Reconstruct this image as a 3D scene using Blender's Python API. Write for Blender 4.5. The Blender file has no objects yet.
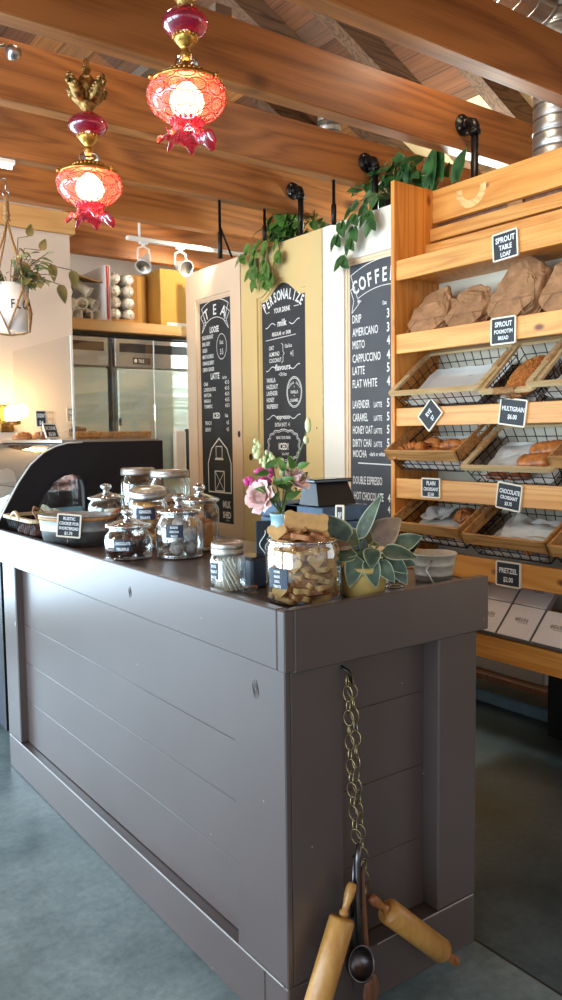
import bpy, math, random
from mathutils import Vector, Matrix, noise
PI = math.pi
S = bpy.context.scene
COL = S.collection
rnd = random.Random(7)
sin, cos = math.sin, math.cos

# ------------------------------------------------------------------ materials
def srgb(r, g, b):
    f = lambda c: (c/255/12.92) if c/255 <= .04045 else ((c/255+.055)/1.055)**2.4
    return (f(r), f(g), f(b), 1)

class NT:
    def __init__(s, name):
        s.m = bpy.data.materials.new(name); s.m.use_nodes = True
        s.t = s.m.node_tree; s.n = s.t.nodes; s.l = s.t.links
        s.b = s.n['Principled BSDF']; s.out = s.n['Material Output']
    def node(s, kind, **kw):
        n = s.n.new(kind)
        for k, v in kw.items():
            if k in n.inputs: n.inputs[k].default_value = v
            else: setattr(n, k, v)
        return n
    def link(s, a, b): s.l.new(a, b)
    def ramp(s, fac, stops):
        r = s.n.new('ShaderNodeValToRGB'); s.link(fac, r.inputs[0])
        e = r.color_ramp.elements
        while len(e) < len(stops): e.new(.5)
        for i, (p, c) in enumerate(stops): e[i].position = p; e[i].color = c
        return r.outputs[0]
    def coords(s, scale=(1, 1, 1), rand=True, kind='Object'):
        tc = s.n.new('ShaderNodeTexCoord'); mp = s.n.new('ShaderNodeMapping')
        mp.inputs['Scale'].default_value = scale
        s.link(tc.outputs[kind], mp.inputs[0])
        if rand:
            oi = s.n.new('ShaderNodeObjectInfo'); cx = s.n.new('ShaderNodeVectorMath'); cx.operation = 'SCALE'
            cx.inputs[0].default_value = (37, 53, 71); s.link(oi.outputs['Random'], cx.inputs['Scale'])
            s.link(cx.outputs[0], mp.inputs['Location'])
        return mp.outputs[0]
    def mix(s, fac, a, b, mode='MIX'):
        m = s.n.new('ShaderNodeMix'); m.data_type = 'RGBA'; m.blend_type = mode
        for sock, v in ((m.inputs[0], fac), (m.inputs[6], a), (m.inputs[7], b)):
            if hasattr(v, 'is_output') or hasattr(v, 'links'): s.link(v, sock)
            else: sock.default_value = v
        return m.outputs[2]
    def bump(s, h, strength=.2, dist=.01):
        b = s.n.new('ShaderNodeBump'); b.inputs['Strength'].default_value = strength; b.inputs['Distance'].default_value = dist
        s.link(h, b.inputs['Height']); s.link(b.outputs[0], s.b.inputs['Normal'])

def plain(name, c, rough=.5, metal=0, var=.12, scale=12, bump=.0, coat=0, spec=None):
    t = NT(name)
    nz = t.node('ShaderNodeTexNoise', Scale=scale, Detail=5.0); t.link(t.coords(), nz.inputs['Vector'])
    a = tuple(x*(1-var) for x in c[:3])+(1,); b = tuple(min(1, x*(1+var)) for x in c[:3])+(1,)
    t.link(t.ramp(nz.outputs[0], [(.3, a), (.7, b)]), t.b.inputs['Base Color'])
    t.b.inputs['Roughness'].default_value = rough; t.b.inputs['Metallic'].default_value = metal
    if coat: t.b.inputs['Coat Weight'].default_value = coat
    if spec is not None: t.b.inputs['Specular IOR Level'].default_value = spec
    if bump: t.bump(nz.outputs[0], bump, .01)
    return t.m

def wood(name, light, dark, axis=0, rough=.45, knots=0, ring=7, contrast=1, knotcol=None):
    """fir or pine; grain runs along the given axis"""
    t = NT(name)
    sc = [ring, ring, ring]; sc[axis] = ring*.09
    v = t.coords(tuple(sc))
    n1 = t.node('ShaderNodeTexNoise', Scale=1.0, Detail=3.0, Distortion=.6); t.link(v, n1.inputs['Vector'])
    mul = t.node('ShaderNodeMath', operation='MULTIPLY'); mul.inputs[1].default_value = 11; t.link(n1.outputs[0], mul.inputs[0])
    fr = t.node('ShaderNodeMath', operation='PINGPONG'); fr.inputs[1].default_value = .5; t.link(mul.outputs[0], fr.inputs[0])
    sc2 = [150, 150, 150]; sc2[axis] = 3
    v2 = t.coords(tuple(sc2)); n2 = t.node('ShaderNodeTexNoise', Scale=1.0, Detail=3.0); t.link(v2, n2.inputs['Vector'])
    add = t.node('ShaderNodeMath', operation='MULTIPLY_ADD'); t.link(n2.outputs[0], add.inputs[0]); add.inputs[1].default_value = .55
    s2 = t.node('ShaderNodeMath', operation='MULTIPLY'); s2.inputs[1].default_value = contrast; t.link(fr.outputs[0], s2.inputs[0])
    t.link(s2.outputs[0], add.inputs[2])
    col = t.ramp(add.outputs[0], [(.12, dark), (.62, light)])
    # broad tone change from board to board
    nb = t.node('ShaderNodeTexNoise', Scale=.6, Detail=2.0); t.link(t.coords(), nb.inputs['Vector'])
    tone = t.ramp(nb.outputs[0], [(.3, (.78, .78, .78, 1)), (.7, (1.1, 1.08, 1.02, 1))])
    col = t.mix(.8, col, tone, 'MULTIPLY')
    if knots:
        ks = [knots*1.6]*3; ks[axis] = knots*.85
        vo = t.node('ShaderNodeTexVoronoi', Scale=1.0); t.link(t.coords(tuple(ks)), vo.inputs['Vector'])
        kf = t.ramp(vo.outputs['Distance'], [(.045, (1, 1, 1, 1)), (.11, (0, 0, 0, 1))])
        col = t.mix(kf, col, knotcol or tuple(x*.35 for x in dark[:3])+(1,))
    t.link(col, t.b.inputs['Base Color']); t.b.inputs['Roughness'].default_value = rough
    t.bump(add.outputs[0], .12, .004)
    return t.m

def glass(name, tint=(1, 1, 1, 1), rough=0.02, base=.06, edge=.75, blend=.35):
    """thin clear glass: see-through with a fresnel sheen"""
    t = NT(name)
    tr = t.node('ShaderNodeBsdfTransparent'); tr.inputs[0].default_value = tint
    gl = t.node('ShaderNodeBsdfGlossy'); gl.inputs['Roughness'].default_value = rough
    lw = t.node('ShaderNodeLayerWeight'); lw.inputs[0].default_value = blend
    rm = t.node('ShaderNodeMapRange'); t.link(lw.outputs['Facing'], rm.inputs[0]); rm.inputs[3].default_value = base; rm.inputs[4].default_value = edge
    ms = t.node('ShaderNodeMixShader'); t.link(rm.outputs[0], ms.inputs[0]); t.link(tr.outputs[0], ms.inputs[1]); t.link(gl.outputs[0], ms.inputs[2])
    t.link(ms.outputs[0], t.out.inputs[0]); return t.m

def emit(name, c, st):
    t = NT(name); t.b.inputs['Base Color'].default_value = c
    t.b.inputs['Emission Color'].default_value = c; t.b.inputs['Emission Strength'].default_value = st
    return t.m

M = {}
M['fir'] = wood('fir beam', srgb(178, 112, 56), srgb(124, 70, 31), 0, .5, knots=1.6, ring=3.2, contrast=.8)
M['rafter'] = wood('old rafter', srgb(122, 90, 66), srgb(64, 44, 32), 0, .7, ring=9)
M['pine_y'] = wood('pine board', srgb(236, 170, 88), srgb(206, 128, 50), 1, .42, knots=4.2, ring=5, contrast=.8, knotcol=srgb(120, 62, 26))
M['pine_z'] = wood('pine panel', srgb(226, 150, 66), srgb(188, 108, 36), 2, .42, knots=4, ring=6, contrast=.8, knotcol=srgb(120, 62, 26))
M['pine_pale'] = wood('pale pine', srgb(236, 196, 130), srgb(208, 158, 88), 0, .5, ring=6)
M['tray_box'] = wood('stained crate wood', srgb(196, 142, 82), srgb(140, 88, 42), 1, .5, ring=9)
M['tray_rim'] = wood('whitewashed tray wood', srgb(214, 188, 142), srgb(180, 148, 100), 1, .5, ring=9, contrast=.5)
M['pinwood'] = wood('maple rolling pin', srgb(200, 146, 76), srgb(172, 116, 52), 2, .38, ring=7, contrast=.5)
M['handlewood'] = wood('dark turned handle', srgb(166, 104, 56), srgb(120, 66, 34), 2, .4, ring=8)
M['spoonwood'] = wood('dark spoon wood', srgb(130, 84, 56), srgb(92, 56, 36), 2, .5, ring=9)
M['header'] = wood('pale lintel wood', srgb(226, 180, 120), srgb(206, 150, 88), 0, .5, ring=3)
M['bread_crust'] = plain('bread crust', srgb(176, 104, 48), .6, var=.45, scale=60, bump=.5)
M['croissant'] = plain('baked pastry', srgb(176, 106, 52), .38, var=.4, scale=34, bump=.35)
M['darkpastry'] = plain('dark glazed pastry', srgb(122, 62, 30), .35, var=.4, scale=40, bump=.4)
M['kraft'] = plain('kraft paper', srgb(166, 122, 84), .55, var=.22, scale=22, bump=1)
M['cardboard'] = plain('cardboard', srgb(196, 150, 70), .8, var=.06, scale=6)
M['cardboard_dk'] = plain('brown cardboard', srgb(168, 122, 62), .8, var=.08, scale=6)
M['white_card'] = plain('white carton', srgb(232, 226, 222), .6, var=.02)
M['box_edge'] = plain('grey carton side', srgb(150, 142, 138), .7, var=.03)
M['back_panel'] = plain('greige back panel', srgb(206, 194, 170), .75, var=.05, scale=3)
M['logo'] = plain('grey printed logo', srgb(168, 156, 152), .6, var=.02)
M['paper'] = plain('greaseproof paper', srgb(206, 203, 194), .5, var=.08, scale=9, bump=.5)
M['wire'] = plain('black wire', srgb(34, 30, 32), .4, metal=.3)
M['black_metal'] = plain('black iron pipe', srgb(42, 38, 36), .38, metal=.7, var=.2)
M['black_leg'] = plain('black leg', srgb(16, 16, 18), .6)
M['rope'] = plain('jute rope', srgb(168, 124, 78), .85, var=.3, scale=120, bump=.6)
M['board'] = plain('slate blackboard', srgb(44, 46, 50), .62, var=.22, scale=5)
M['board_blue'] = plain('chalkboard', srgb(70, 74, 80), .5, var=.14, scale=4)
M['chalk'] = plain('chalk', srgb(236, 236, 232), .8, var=.03)
M['sign_frame'] = plain('bleached sign frame', srgb(236, 224, 200), .6, var=.08)
M['door_pink'] = plain('pinkish cream paint', srgb(226, 198, 168), .45, var=.03, scale=3)
M['door_yellow'] = plain('yellow cream paint', srgb(218, 190, 132), .42, var=.04, scale=3)
M['door_white'] = plain('white paint', srgb(238, 232, 216), .45, var=.03, scale=3)
M['molding_cream'] = plain('cream molding paint', srgb(238, 210, 176), .45, var=.03)
M['edge_worn'] = plain('worn door edge', srgb(206, 176, 140), .7, var=.3, scale=30)
M['knot'] = plain('dark hole', srgb(70, 38, 20), .8, var=.3)
M['brass'] = plain('aged brass', srgb(190, 146, 74), .32, metal=1, var=.35, scale=50, bump=.4)
M['brass_dk'] = plain('antique bronze', srgb(150, 116, 66), .38, metal=1, var=.5, scale=60, bump=.7)
M['chain_metal'] = plain('dull brass chain', srgb(170, 150, 110), .32, metal=1, var=.2, scale=40)
M['steel'] = plain('brushed steel', srgb(178, 176, 172), .3, metal=1, var=.06, scale=8)
M['steel_dk'] = plain('dark steel utensil', srgb(104, 98, 98), .32, metal=1, var=.12, scale=10)
M['galv'] = plain('galvanised metal', srgb(168, 170, 168), .42, metal=.85, var=.18, scale=24)
M['galv_warm'] = plain('old galvanised tin', srgb(190, 182, 166), .5, metal=.5, var=.2, scale=20)
M['tin_lid'] = plain('zinc lid', srgb(176, 168, 158), .4, metal=.9, var=.15, scale=30)
M['white_metal'] = plain('white painted metal', srgb(236, 232, 226), .35, var=.02)
M['white_pot'] = plain('white enamel', srgb(232, 228, 224), .3, var=.02)
M['rubber_black'] = plain('black plastic', srgb(22, 22, 25), .4, var=.1)
M['case_black'] = plain('black case panel', srgb(24, 21, 25), .42, var=.1, spec=.35)
M['navy'] = plain('navy base', srgb(22, 26, 46), .5)
M['blue_box'] = plain('blue painted wood', srgb(74, 98, 124), .6, var=.2, scale=18)
M['blue_pale'] = plain('pale blue light tint', srgb(120, 152, 172), .5)  # stands in for light on the floor and sky reflected at the case
M['slate_blue'] = plain('dark blue plastic', srgb(44, 56, 74), .35)
M['vase'] = plain('pale blue glaze', srgb(150, 186, 196), .2, var=.06)
M['mustard'] = plain('mustard glazed pot', srgb(188, 158, 92), .3, var=.12, scale=10)
M['soil'] = plain('potting soil', srgb(40, 30, 24), .9, var=.4, scale=60, bump=.8)
M['cup_white'] = plain('paper cup', srgb(240, 232, 212), .5, var=.02)
M['red'] = plain('red print', srgb(186, 50, 40), .6)
M['stem'] = plain('plant stem', srgb(96, 112, 60), .6)
M['stem_brown'] = plain('brown stem', srgb(120, 88, 60), .7)
M['rose'] = plain('pale pink rose', srgb(244, 212, 206), .55, var=.08, scale=30)
M['magenta'] = plain('magenta blossom', srgb(206, 70, 140), .5, var=.2)
M['bud'] = plain('cream bud', srgb(214, 218, 160), .5, var=.15)
M['biscuit'] = plain('dog biscuit', srgb(206, 160, 100), .8, var=.22, scale=28, bump=.4)
M['biscuit_dk'] = plain('toasted biscuit', srgb(160, 104, 62), .8, var=.25, scale=28, bump=.4)
M['cookie'] = plain('golden cookie', srgb(214, 150, 74), .75, var=.3, scale=40, bump=.4)
M['choc'] = plain('cocoa truffle', srgb(84, 46, 36), .6, var=.3, scale=50, bump=.6)
M['sugar'] = plain('sugared chocolate ball', srgb(196, 184, 176), .8, var=.5, scale=70, bump=.6)
M['straw'] = plain('white paper stick', srgb(236, 230, 216), .6, var=.04)
M['label_blue'] = plain('blue black label', srgb(34, 48, 66), .5)
M['white_wall'] = plain('white plaster wall', srgb(226, 208, 190), .8, var=.02, scale=2)
M['screen_black'] = plain('glossy black', srgb(14, 15, 18), .12)
M['glass'] = glass('clear glass')
M['glass_jar'] = glass('jar glass', (.94, .97, .96, 1), .04, .10, .8, .4)
M['glass_knob'] = glass('thick glass knob', (.80, .80, .77, 1), .05, .35, .85, .5)
M['glass_pane'] = glass('guard pane', (.965, .965, .95, 1), .02, .035, .5, .3)
M['glass_edge'] = plain('polished glass edge', srgb(226, 234, 230), .2)
M['bulb'] = emit('lit bulb', (1, .84, .62, 1), 26)
M['bulb_warm'] = emit('lit amber bulb', (1, .72, .32, 1), 22)
M['tube'] = emit('lit white tube', (1, .97, .9, 1), 12)
M['foil'] = plain('wrinkled foil', srgb(222, 216, 204), .4, metal=.55, var=.35, scale=60, bump=1)

def leafmat(name, c1, c2, rim=None, scale=14):
    t = NT(name)
    nz = t.node('ShaderNodeTexNoise', Scale=float(scale), Detail=4.0); t.link(t.coords(), nz.inputs['Vector'])
    col = t.ramp(nz.outputs[0], [(.38, c1), (.62, c2)])
    if rim:
        uv = t.n.new('ShaderNodeAttribute'); uv.attribute_name = 'rim'
        f = t.ramp(uv.outputs['Fac'], [(.80, (0, 0, 0, 1)), (.97, (1, 1, 1, 1))])
        col = t.mix(f, col, rim)
    t.link(col, t.b.inputs['Base Color']); t.b.inputs['Roughness'].default_value = .38
    return t.m
M['leaf'] = leafmat('pothos leaf', srgb(40, 84, 30), srgb(84, 124, 48), srgb(96, 130, 60), 20)
M['leaf_dk'] = leafmat('dark pothos leaf', srgb(28, 62, 30), srgb(58, 98, 46), srgb(70, 108, 56), 20)
M['leaf_fic'] = leafmat('variegated rubber leaf', srgb(46, 66, 54), srgb(84, 100, 78), srgb(176, 182, 146), 26)
M['leaf_red'] = leafmat('reddish rubber leaf', srgb(94, 72, 62), srgb(120, 96, 74), srgb(156, 132, 98), 20)
M['leaf_dry'] = leafmat('dry olive leaf', srgb(110, 108, 62), srgb(150, 130, 80), None, 20)
M['leaf_sage'] = leafmat('sage leaf', srgb(84, 112, 70), srgb(130, 146, 96), None, 20)

# red lamp glass: see-through cranberry glass with an optic (round dimple) pattern
def lampglass(name, tint, bodycol, fac):
    t = NT(name)
    tr = t.node('ShaderNodeBsdfTransparent'); tr.inputs[0].default_value = tint
    tl = t.node('ShaderNodeBsdfTranslucent'); tl.inputs[0].default_value = bodycol
    gl = t.node('ShaderNodeBsdfGlossy'); gl.inputs['Roughness'].default_value = .12
    df = t.node('ShaderNodeBsdfDiffuse'); df.inputs[0].default_value = bodycol
    a = t.node('ShaderNodeAddShader'); m0 = t.node('ShaderNodeMixShader'); m0.inputs[0].default_value = .4
    t.link(tl.outputs[0], m0.inputs[1]); t.link(df.outputs[0], m0.inputs[2])
    m1 = t.node('ShaderNodeMixShader'); m1.inputs[0].default_value = fac
    t.link(tr.outputs[0], m1.inputs[1]); t.link(m0.outputs[0], m1.inputs[2])
    lw = t.node('ShaderNodeLayerWeight'); lw.inputs[0].default_value = .35
    rm = t.node('ShaderNodeMapRange'); t.link(lw.outputs['Facing'], rm.inputs[0]); rm.inputs[3].default_value = .08; rm.inputs[4].default_value = .55
    m2 = t.node('ShaderNodeMixShader'); t.link(rm.outputs[0], m2.inputs[0]); t.link(m1.outputs[0], m2.inputs[1]); t.link(gl.outputs[0], m2.inputs[2])
    t.link(m2.outputs[0], t.out.inputs[0]); return t.m
M['globe'] = lampglass('coral optic glass', (1, .50, .42, 1), (1, .26, .18, 1), .34)
M['globe_line'] = lampglass('cranberry glass ridge', (.90, .16, .12, 1), (.75, .08, .06, 1), .45)
M['cranberry'] = lampglass('cranberry glass', (.80, .08, .22, 1), (.52, .02, .12, 1), .42)
M['ruffle'] = lampglass('ruffled cranberry glass', (.85, .10, .16, 1), (.60, .02, .07, 1), .40)

def floor_mat():
    t = NT('polished concrete')
    v = t.coords(rand=False)
    n1 = t.node('ShaderNodeTexNoise', Scale=1.7, Detail=8.0, Roughness=.62); t.link(v, n1.inputs['Vector'])
    n2 = t.node('ShaderNodeTexNoise', Scale=38.0, Detail=6.0, Roughness=.7); t.link(v, n2.inputs['Vector'])
    c = t.ramp(n1.outputs[0], [(.32, srgb(74, 88, 90)), (.68, srgb(142, 154, 152))])
    c2 = t.ramp(n2.outputs[0], [(.3, (.6, .6, .6, 1)), (.7, (1.2, 1.2, 1.2, 1))])
    c = t.mix(.7, c, c2, 'MULTIPLY')
    sp = t.node('ShaderNodeSeparateXYZ'); t.link(v, sp.inputs[0])
    # the floor is darker past the saw-cut joint behind the counter
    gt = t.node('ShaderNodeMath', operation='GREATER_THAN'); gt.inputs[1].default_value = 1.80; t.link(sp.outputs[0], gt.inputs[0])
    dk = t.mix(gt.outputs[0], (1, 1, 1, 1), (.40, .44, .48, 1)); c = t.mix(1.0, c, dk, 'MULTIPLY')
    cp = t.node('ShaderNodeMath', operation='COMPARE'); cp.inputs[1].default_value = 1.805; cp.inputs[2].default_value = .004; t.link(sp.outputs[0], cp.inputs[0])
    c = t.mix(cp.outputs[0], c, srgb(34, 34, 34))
    t.link(c, t.b.inputs['Base Color'])
    r = t.ramp(n1.outputs[0], [(.3, (.26, .26, .26, 1)), (.7, (.42, .42, .42, 1))]); t.link(r, t.b.inputs['Roughness'])
    t.bump(n2.outputs[0], .12, .003)
    return t.m
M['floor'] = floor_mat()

def paint_mat():
    t = NT('taupe painted wood')
    v = t.coords((1, 1, 1), rand=False)
    n = t.node('ShaderNodeTexNoise', Scale=2.0, Detail=6.0); t.link(v, n.inputs['Vector'])
    n2 = t.node('ShaderNodeTexNoise', Scale=60.0, Detail=3.0); t.link(v, n2.inputs['Vector'])
    c = t.ramp(n.outputs[0], [(.3, srgb(84, 71, 67)), (.7, srgb(93, 79, 75))])
    # small pale scuffs
    vo = t.node('ShaderNodeTexVoronoi', Scale=9.0); t.link(v, vo.inputs['Vector'])
    f = t.ramp(vo.outputs['Distance'], [(.018, (.7, .7, .7, 1)), (.03, (0, 0, 0, 1))])
    c = t.mix(f, c, srgb(176, 168, 160))
    t.link(c, t.b.inputs['Base Color']); t.b.inputs['Roughness'].default_value = .30; t.b.inputs['Specular IOR Level'].default_value = .7
    t.bump(n2.outputs[0], .05, .002)
    return t.m
M['paint'] = paint_mat()
M['paint_gap'] = plain('dark board seam', srgb(52, 45, 44), .7)
M['paint_edge'] = plain('worn pale edge', srgb(196, 190, 184), .6)

def deck_mat():
    """roof planks running along Y, some dark and old, some fresh"""
    t = NT('roof deck planks')
    v = t.coords(rand=False); sp = t.node('ShaderNodeSeparateXYZ'); t.link(v, sp.inputs[0])
    dv = t.node('ShaderNodeMath', operation='DIVIDE'); dv.inputs[1].default_value = .155; t.link(sp.outputs[0], dv.inputs[0])
    fl = t.node('ShaderNodeMath', operation='FLOOR'); t.link(dv.outputs[0], fl.inputs[0])
    y3 = t.node('ShaderNodeMath', operation='MULTIPLY_ADD'); y3.inputs[1].default_value = .55; t.link(sp.outputs[1], y3.inputs[0])
    k = t.node('ShaderNodeMath', operation='MULTIPLY'); k.inputs[1].default_value = .37; t.link(fl.outputs[0], k.inputs[0]); t.link(k.outputs[0], y3.inputs[2])
    fy = t.node('ShaderNodeMath', operation='FLOOR'); t.link(y3.outputs[0], fy.inputs[0])
    cb = t.node('ShaderNodeCombineXYZ'); t.link(fl.outputs[0], cb.inputs[0]); t.link(fy.outputs[0], cb.inputs[1])
    wn = t.node('ShaderNodeTexWhiteNoise', noise_dimensions='2D'); t.link(cb.outputs[0], wn.inputs['Vector'])
    col = t.ramp(wn.outputs['Value'], [(.0, srgb(92, 56, 36)), (.35, srgb(132, 82, 50)), (.6, srgb(108, 76, 56)), (.74, srgb(206, 136, 70)), (.95, srgb(150, 92, 50))])
    vn = t.coords((60, 2, 60), rand=False); n = t.node('ShaderNodeTexNoise', Scale=1.0, Detail=4.0); t.link(vn, n.inputs['Vector'])
    col = t.mix(.8, col, t.ramp(n.outputs[0], [(.3, (.6, .6, .6, 1)), (.7, (1.25, 1.25, 1.25, 1))]), 'MULTIPLY')
    fr = t.node('ShaderNodeMath', operation='FRACT'); t.link(dv.outputs[0], fr.inputs[0])
    gap = t.ramp(fr.outputs[0], [(.0, (1, 1, 1, 1)), (.05, (0, 0, 0, 1))]); col = t.mix(gap, col, srgb(40, 26, 20))
    gt = t.node('ShaderNodeMath', operation='GREATER_THAN'); gt.inputs[1].default_value = 3.95; t.link(sp.outputs[0], gt.inputs[0])
    col = t.mix(gt.outputs[0], col, srgb(232, 206, 156))
    t.link(col, t.b.inputs['Base Color']); t.b.inputs['Roughness'].default_value = .75
    return t.m
M['deck'] = deck_mat()

def duct_mat():
    t = NT('spiral duct metal')
    v = t.coords(rand=False); w = t.node('ShaderNodeTexWave', Scale=5.0, Distortion=0.0); w.bands_direction = 'Z'; t.link(v, w.inputs['Vector'])
    t.link(t.ramp(w.outputs[0], [(.0, srgb(120, 122, 122)), (.12, srgb(196, 196, 190)), (1, srgb(180, 180, 176))]), t.b.inputs['Base Color'])
    t.b.inputs['Metallic'].default_value = .9; t.b.inputs['Roughness'].default_value = .35
    t.bump(w.outputs[0], .5, .01); return t.m
M['duct'] = duct_mat()

def steel_door():
    t = NT('rippled stainless door')
    v = t.coords((1, 1, 1)); n = t.node('ShaderNodeTexNoise', Scale=3.0, Detail=3.0, Distortion=.5)
    t.link(t.coords((.5, 1, 3.2)), n.inputs['Vector'])
    t.link(t.ramp(n.outputs[0], [(.3, srgb(178, 198, 190)), (.7, srgb(208, 222, 214))]), t.b.inputs['Base Color'])
    t.b.inputs['Metallic'].default_value = .45; t.b.inputs['Roughness'].default_value = .36
    t.bump(n.outputs[0], .25, .03); return t.m
M['fridge'] = steel_door()

# ------------------------------------------------------------------ geometry helpers
def fill_curve(loops, thick):
    """flat shape with holes, extruded; returns verts (x,y,z) with z 0..thick and faces"""
    c = bpy.data.curves.new('tmp', 'CURVE'); c.dimensions = '2D'; c.fill_mode = 'BOTH'; c.extrude = thick/2
    for lp in loops:
        s = c.splines.new('POLY'); s.points.add(len(lp)-1)
        for i, p in enumerate(lp): s.points[i].co = (p[0], p[1], 0, 1)
        s.use_cyclic_u = True
    o = bpy.data.objects.new('tmp', c); me = bpy.data.meshes.new_from_object(o)
    vs = [(v.co.x, v.co.y, v.co.z+thick/2) for v in me.vertices]; fs = [tuple(p.vertices) for p in me.polygons]
    bpy.data.objects.remove(o); bpy.data.curves.remove(c); bpy.data.meshes.remove(me)
    return vs, fs
_tc = {}
def text_geo(s, bold=.006):
    k = (s, bold)
    if k not in _tc:
        c = bpy.data.curves.new('tmp', 'FONT'); c.body = s; c.size = 1; c.offset = bold; c.resolution_u = 2
        o = bpy.data.objects.new('tmp', c); me = bpy.data.meshes.new_from_object(o)
        _tc[k] = ([(v.co.x, v.co.y) for v in me.vertices], [tuple(p.vertices) for p in me.polygons])
        bpy.data.objects.remove(o); bpy.data.curves.remove(c); bpy.data.meshes.remove(me)
    return _tc[k]

def wloc(o):
    v = Vector((0, 0, 0))
    while o: v += o.location; o = o.parent
    return v

class MB:
    def __init__(s): s.v = []; s.f = []; s.sm = []; s.rim = []
    def add(s, vs, fs, smooth=False, T=None, rim=None):
        n = len(s.v)
        s.v += [tuple(T @ Vector(p)) if T else tuple(p) for p in vs]
        s.f += [tuple(i+n for i in f) for f in fs]; s.sm += [smooth]*len(fs)
        s.rim += rim if rim else [0]*len(vs)
        return s
    def box(s, a, b, T=None, bev=0):
        x0, y0, z0 = a; x1, y1, z1 = b
        if bev:
            e = bev; vs = []; idx = {}
            # chamfered box: 24 verts
            for sx in (0, 1):
                for sy in (0, 1):
                    for sz in (0, 1):
                        X = (x0, x1)[sx]; Y = (y0, y1)[sy]; Z = (z0, z1)[sz]
                        ix = e if sx == 0 else -e; iy = e if sy == 0 else -e; iz = e if sz == 0 else -e
                        idx[sx, sy, sz] = len(vs); vs += [(X, Y+iy, Z+iz), (X+ix, Y, Z+iz), (X+ix, Y+iy, Z)]
            I = idx; fs = []
            for k in (0, 1):
                q = [I[k, 0, 0], I[k, 1, 0], I[k, 1, 1], I[k, 0, 1]]; fs.append(tuple(q if k else q[::-1]))
                q = [I[0, k, 0]+1, I[1, k, 0]+1, I[1, k, 1]+1, I[0, k, 1]+1]; fs.append(tuple(q[::-1] if k else q))
                q = [I[0, 0, k]+2, I[1, 0, k]+2, I[1, 1, k]+2, I[0, 1, k]+2]; fs.append(tuple(q if k else q[::-1]))
            for a_ in (0, 1):
                for b_ in (0, 1):
                    p, q = I[a_, b_, 0], I[a_, b_, 1]; f = (p, p+1, q+1, q); fs.append(f if a_ != b_ else f[::-1])
                    p, q = I[a_, 0, b_], I[a_, 1, b_]; f = (p, p+2, q+2, q); fs.append(f if a_ == b_ else f[::-1])
                    p, q = I[0, a_, b_]+1, I[1, a_, b_]+1; f = (p, p+1, q+1, q); fs.append(f if a_ != b_ else f[::-1])
            for kx in (0, 1):
                for ky in (0, 1):
                    for kz in (0, 1):
                        p = I[kx, ky, kz]; f = (p, p+1, p+2); fs.append(f if (kx+ky+kz) % 2 else f[::-1])
            return s.add(vs, fs, False, T)
        vs = [(x, y, z) for x in (x0, x1) for y in (y0, y1) for z in (z0, z1)]
        return s.add(vs, [(0, 1, 3, 2), (4, 6, 7, 5), (0, 4, 5, 1), (2, 3, 7, 6), (0, 2, 6, 4), (1, 5, 7, 3)], False, T)
    def tube(s, pts, r, seg=8, closed=False, smooth=True, cap=True, T=None):
        pts = [Vector(p) for p in pts]; n = len(pts); rs = r if hasattr(r, '__len__') else [r]*n
        vs = []; fs = []; up = None
        for i, p in enumerate(pts):
            a = pts[(i-1) % n] if (closed or i) else p; b = pts[(i+1) % n] if (closed or i < n-1) else p
            d = (b-a).normalized()
            if up is None:
                up = Vector((0, 0, 1)) if abs(d.z) < .9 else Vector((1, 0, 0))
            u = (up-d*up.dot(d)); u = u.normalized() if u.length > 1e-6 else d.orthogonal().normalized(); up = u; w = d.cross(u)
            for k in range(seg):
                t = 2*PI*k/seg; vs.append(p+(u*cos(t)+w*sin(t))*rs[i])
        m = n if closed else n-1
        for i in range(m):
            for k in range(seg):
                j = (i+1) % n; fs.append((i*seg+k, i*seg+(k+1) % seg, j*seg+(k+1) % seg, j*seg+k))
        if cap and not closed: fs += [tuple(range(seg))[::-1], tuple((n-1)*seg+k for k in range(seg))]
        return s.add(vs, fs, smooth, T)
    def lathe(s, prof, c=(0, 0, 0), seg=28, smooth=True, T=None, fn=None):
        vs = []; fs = []
        for i, (r, z) in enumerate(prof):
            for k in range(seg):
                t = 2*PI*k/seg; rr = r; zz = z
                if fn: rr, zz = fn(r, z, t, i)
                vs.append((c[0]+rr*cos(t), c[1]+rr*sin(t), c[2]+zz))
        for i in range(len(prof)-1):
            for k in range(seg): fs.append((i*seg+k, i*seg+(k+1) % seg, (i+1)*seg+(k+1) % seg, (i+1)*seg+k))
        if prof[0][0] > 1e-4 and prof[0][0] < 0: pass
        return s.add(vs, fs, smooth, T)
    def ball(s, c, r, seg=12, sc=(1, 1, 1), jit=0, T=None, smooth=True):
        vs = []; fs = []; R = seg//2
        ph = rnd.random()*50
        for i in range(R+1):
            a = PI*i/R
            for k in range(seg):
                t = 2*PI*k/seg; d = Vector((sin(a)*cos(t), sin(a)*sin(t), cos(a)))
                rr = r*(1+jit*noise.noise(d*2.2+Vector((ph, 0, 0))))
                vs.append((c[0]+d.x*rr*sc[0], c[1]+d.y*rr*sc[1], c[2]+d.z*rr*sc[2]))
        for i in range(R):
            for k in range(seg): fs.append((i*seg+k, (i+1)*seg+k, (i+1)*seg+(k+1) % seg, i*seg+(k+1) % seg))
        return s.add(vs, fs, smooth, T)
    def shape(s, loops, thick, T):
        vs, fs = fill_curve(loops, thick); return s.add(vs, fs, False, T)
    def text(s, st, size, o, xa, ya, align='L', xs=.62, bold=.012):
        vs, fs = text_geo(st, bold)
        if not vs: return s
        x0 = min(v[0] for v in vs); x1 = max(v[0] for v in vs); w = x1-x0
        sh = {'L': -x0, 'C': -(x0+x1)/2, 'R': -x1}[align]
        o = Vector(o); xa = Vector(xa); ya = Vector(ya)
        return s.add([o+xa*((v[0]+sh)*size*xs)+ya*(v[1]*size) for v in vs], fs)
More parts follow.
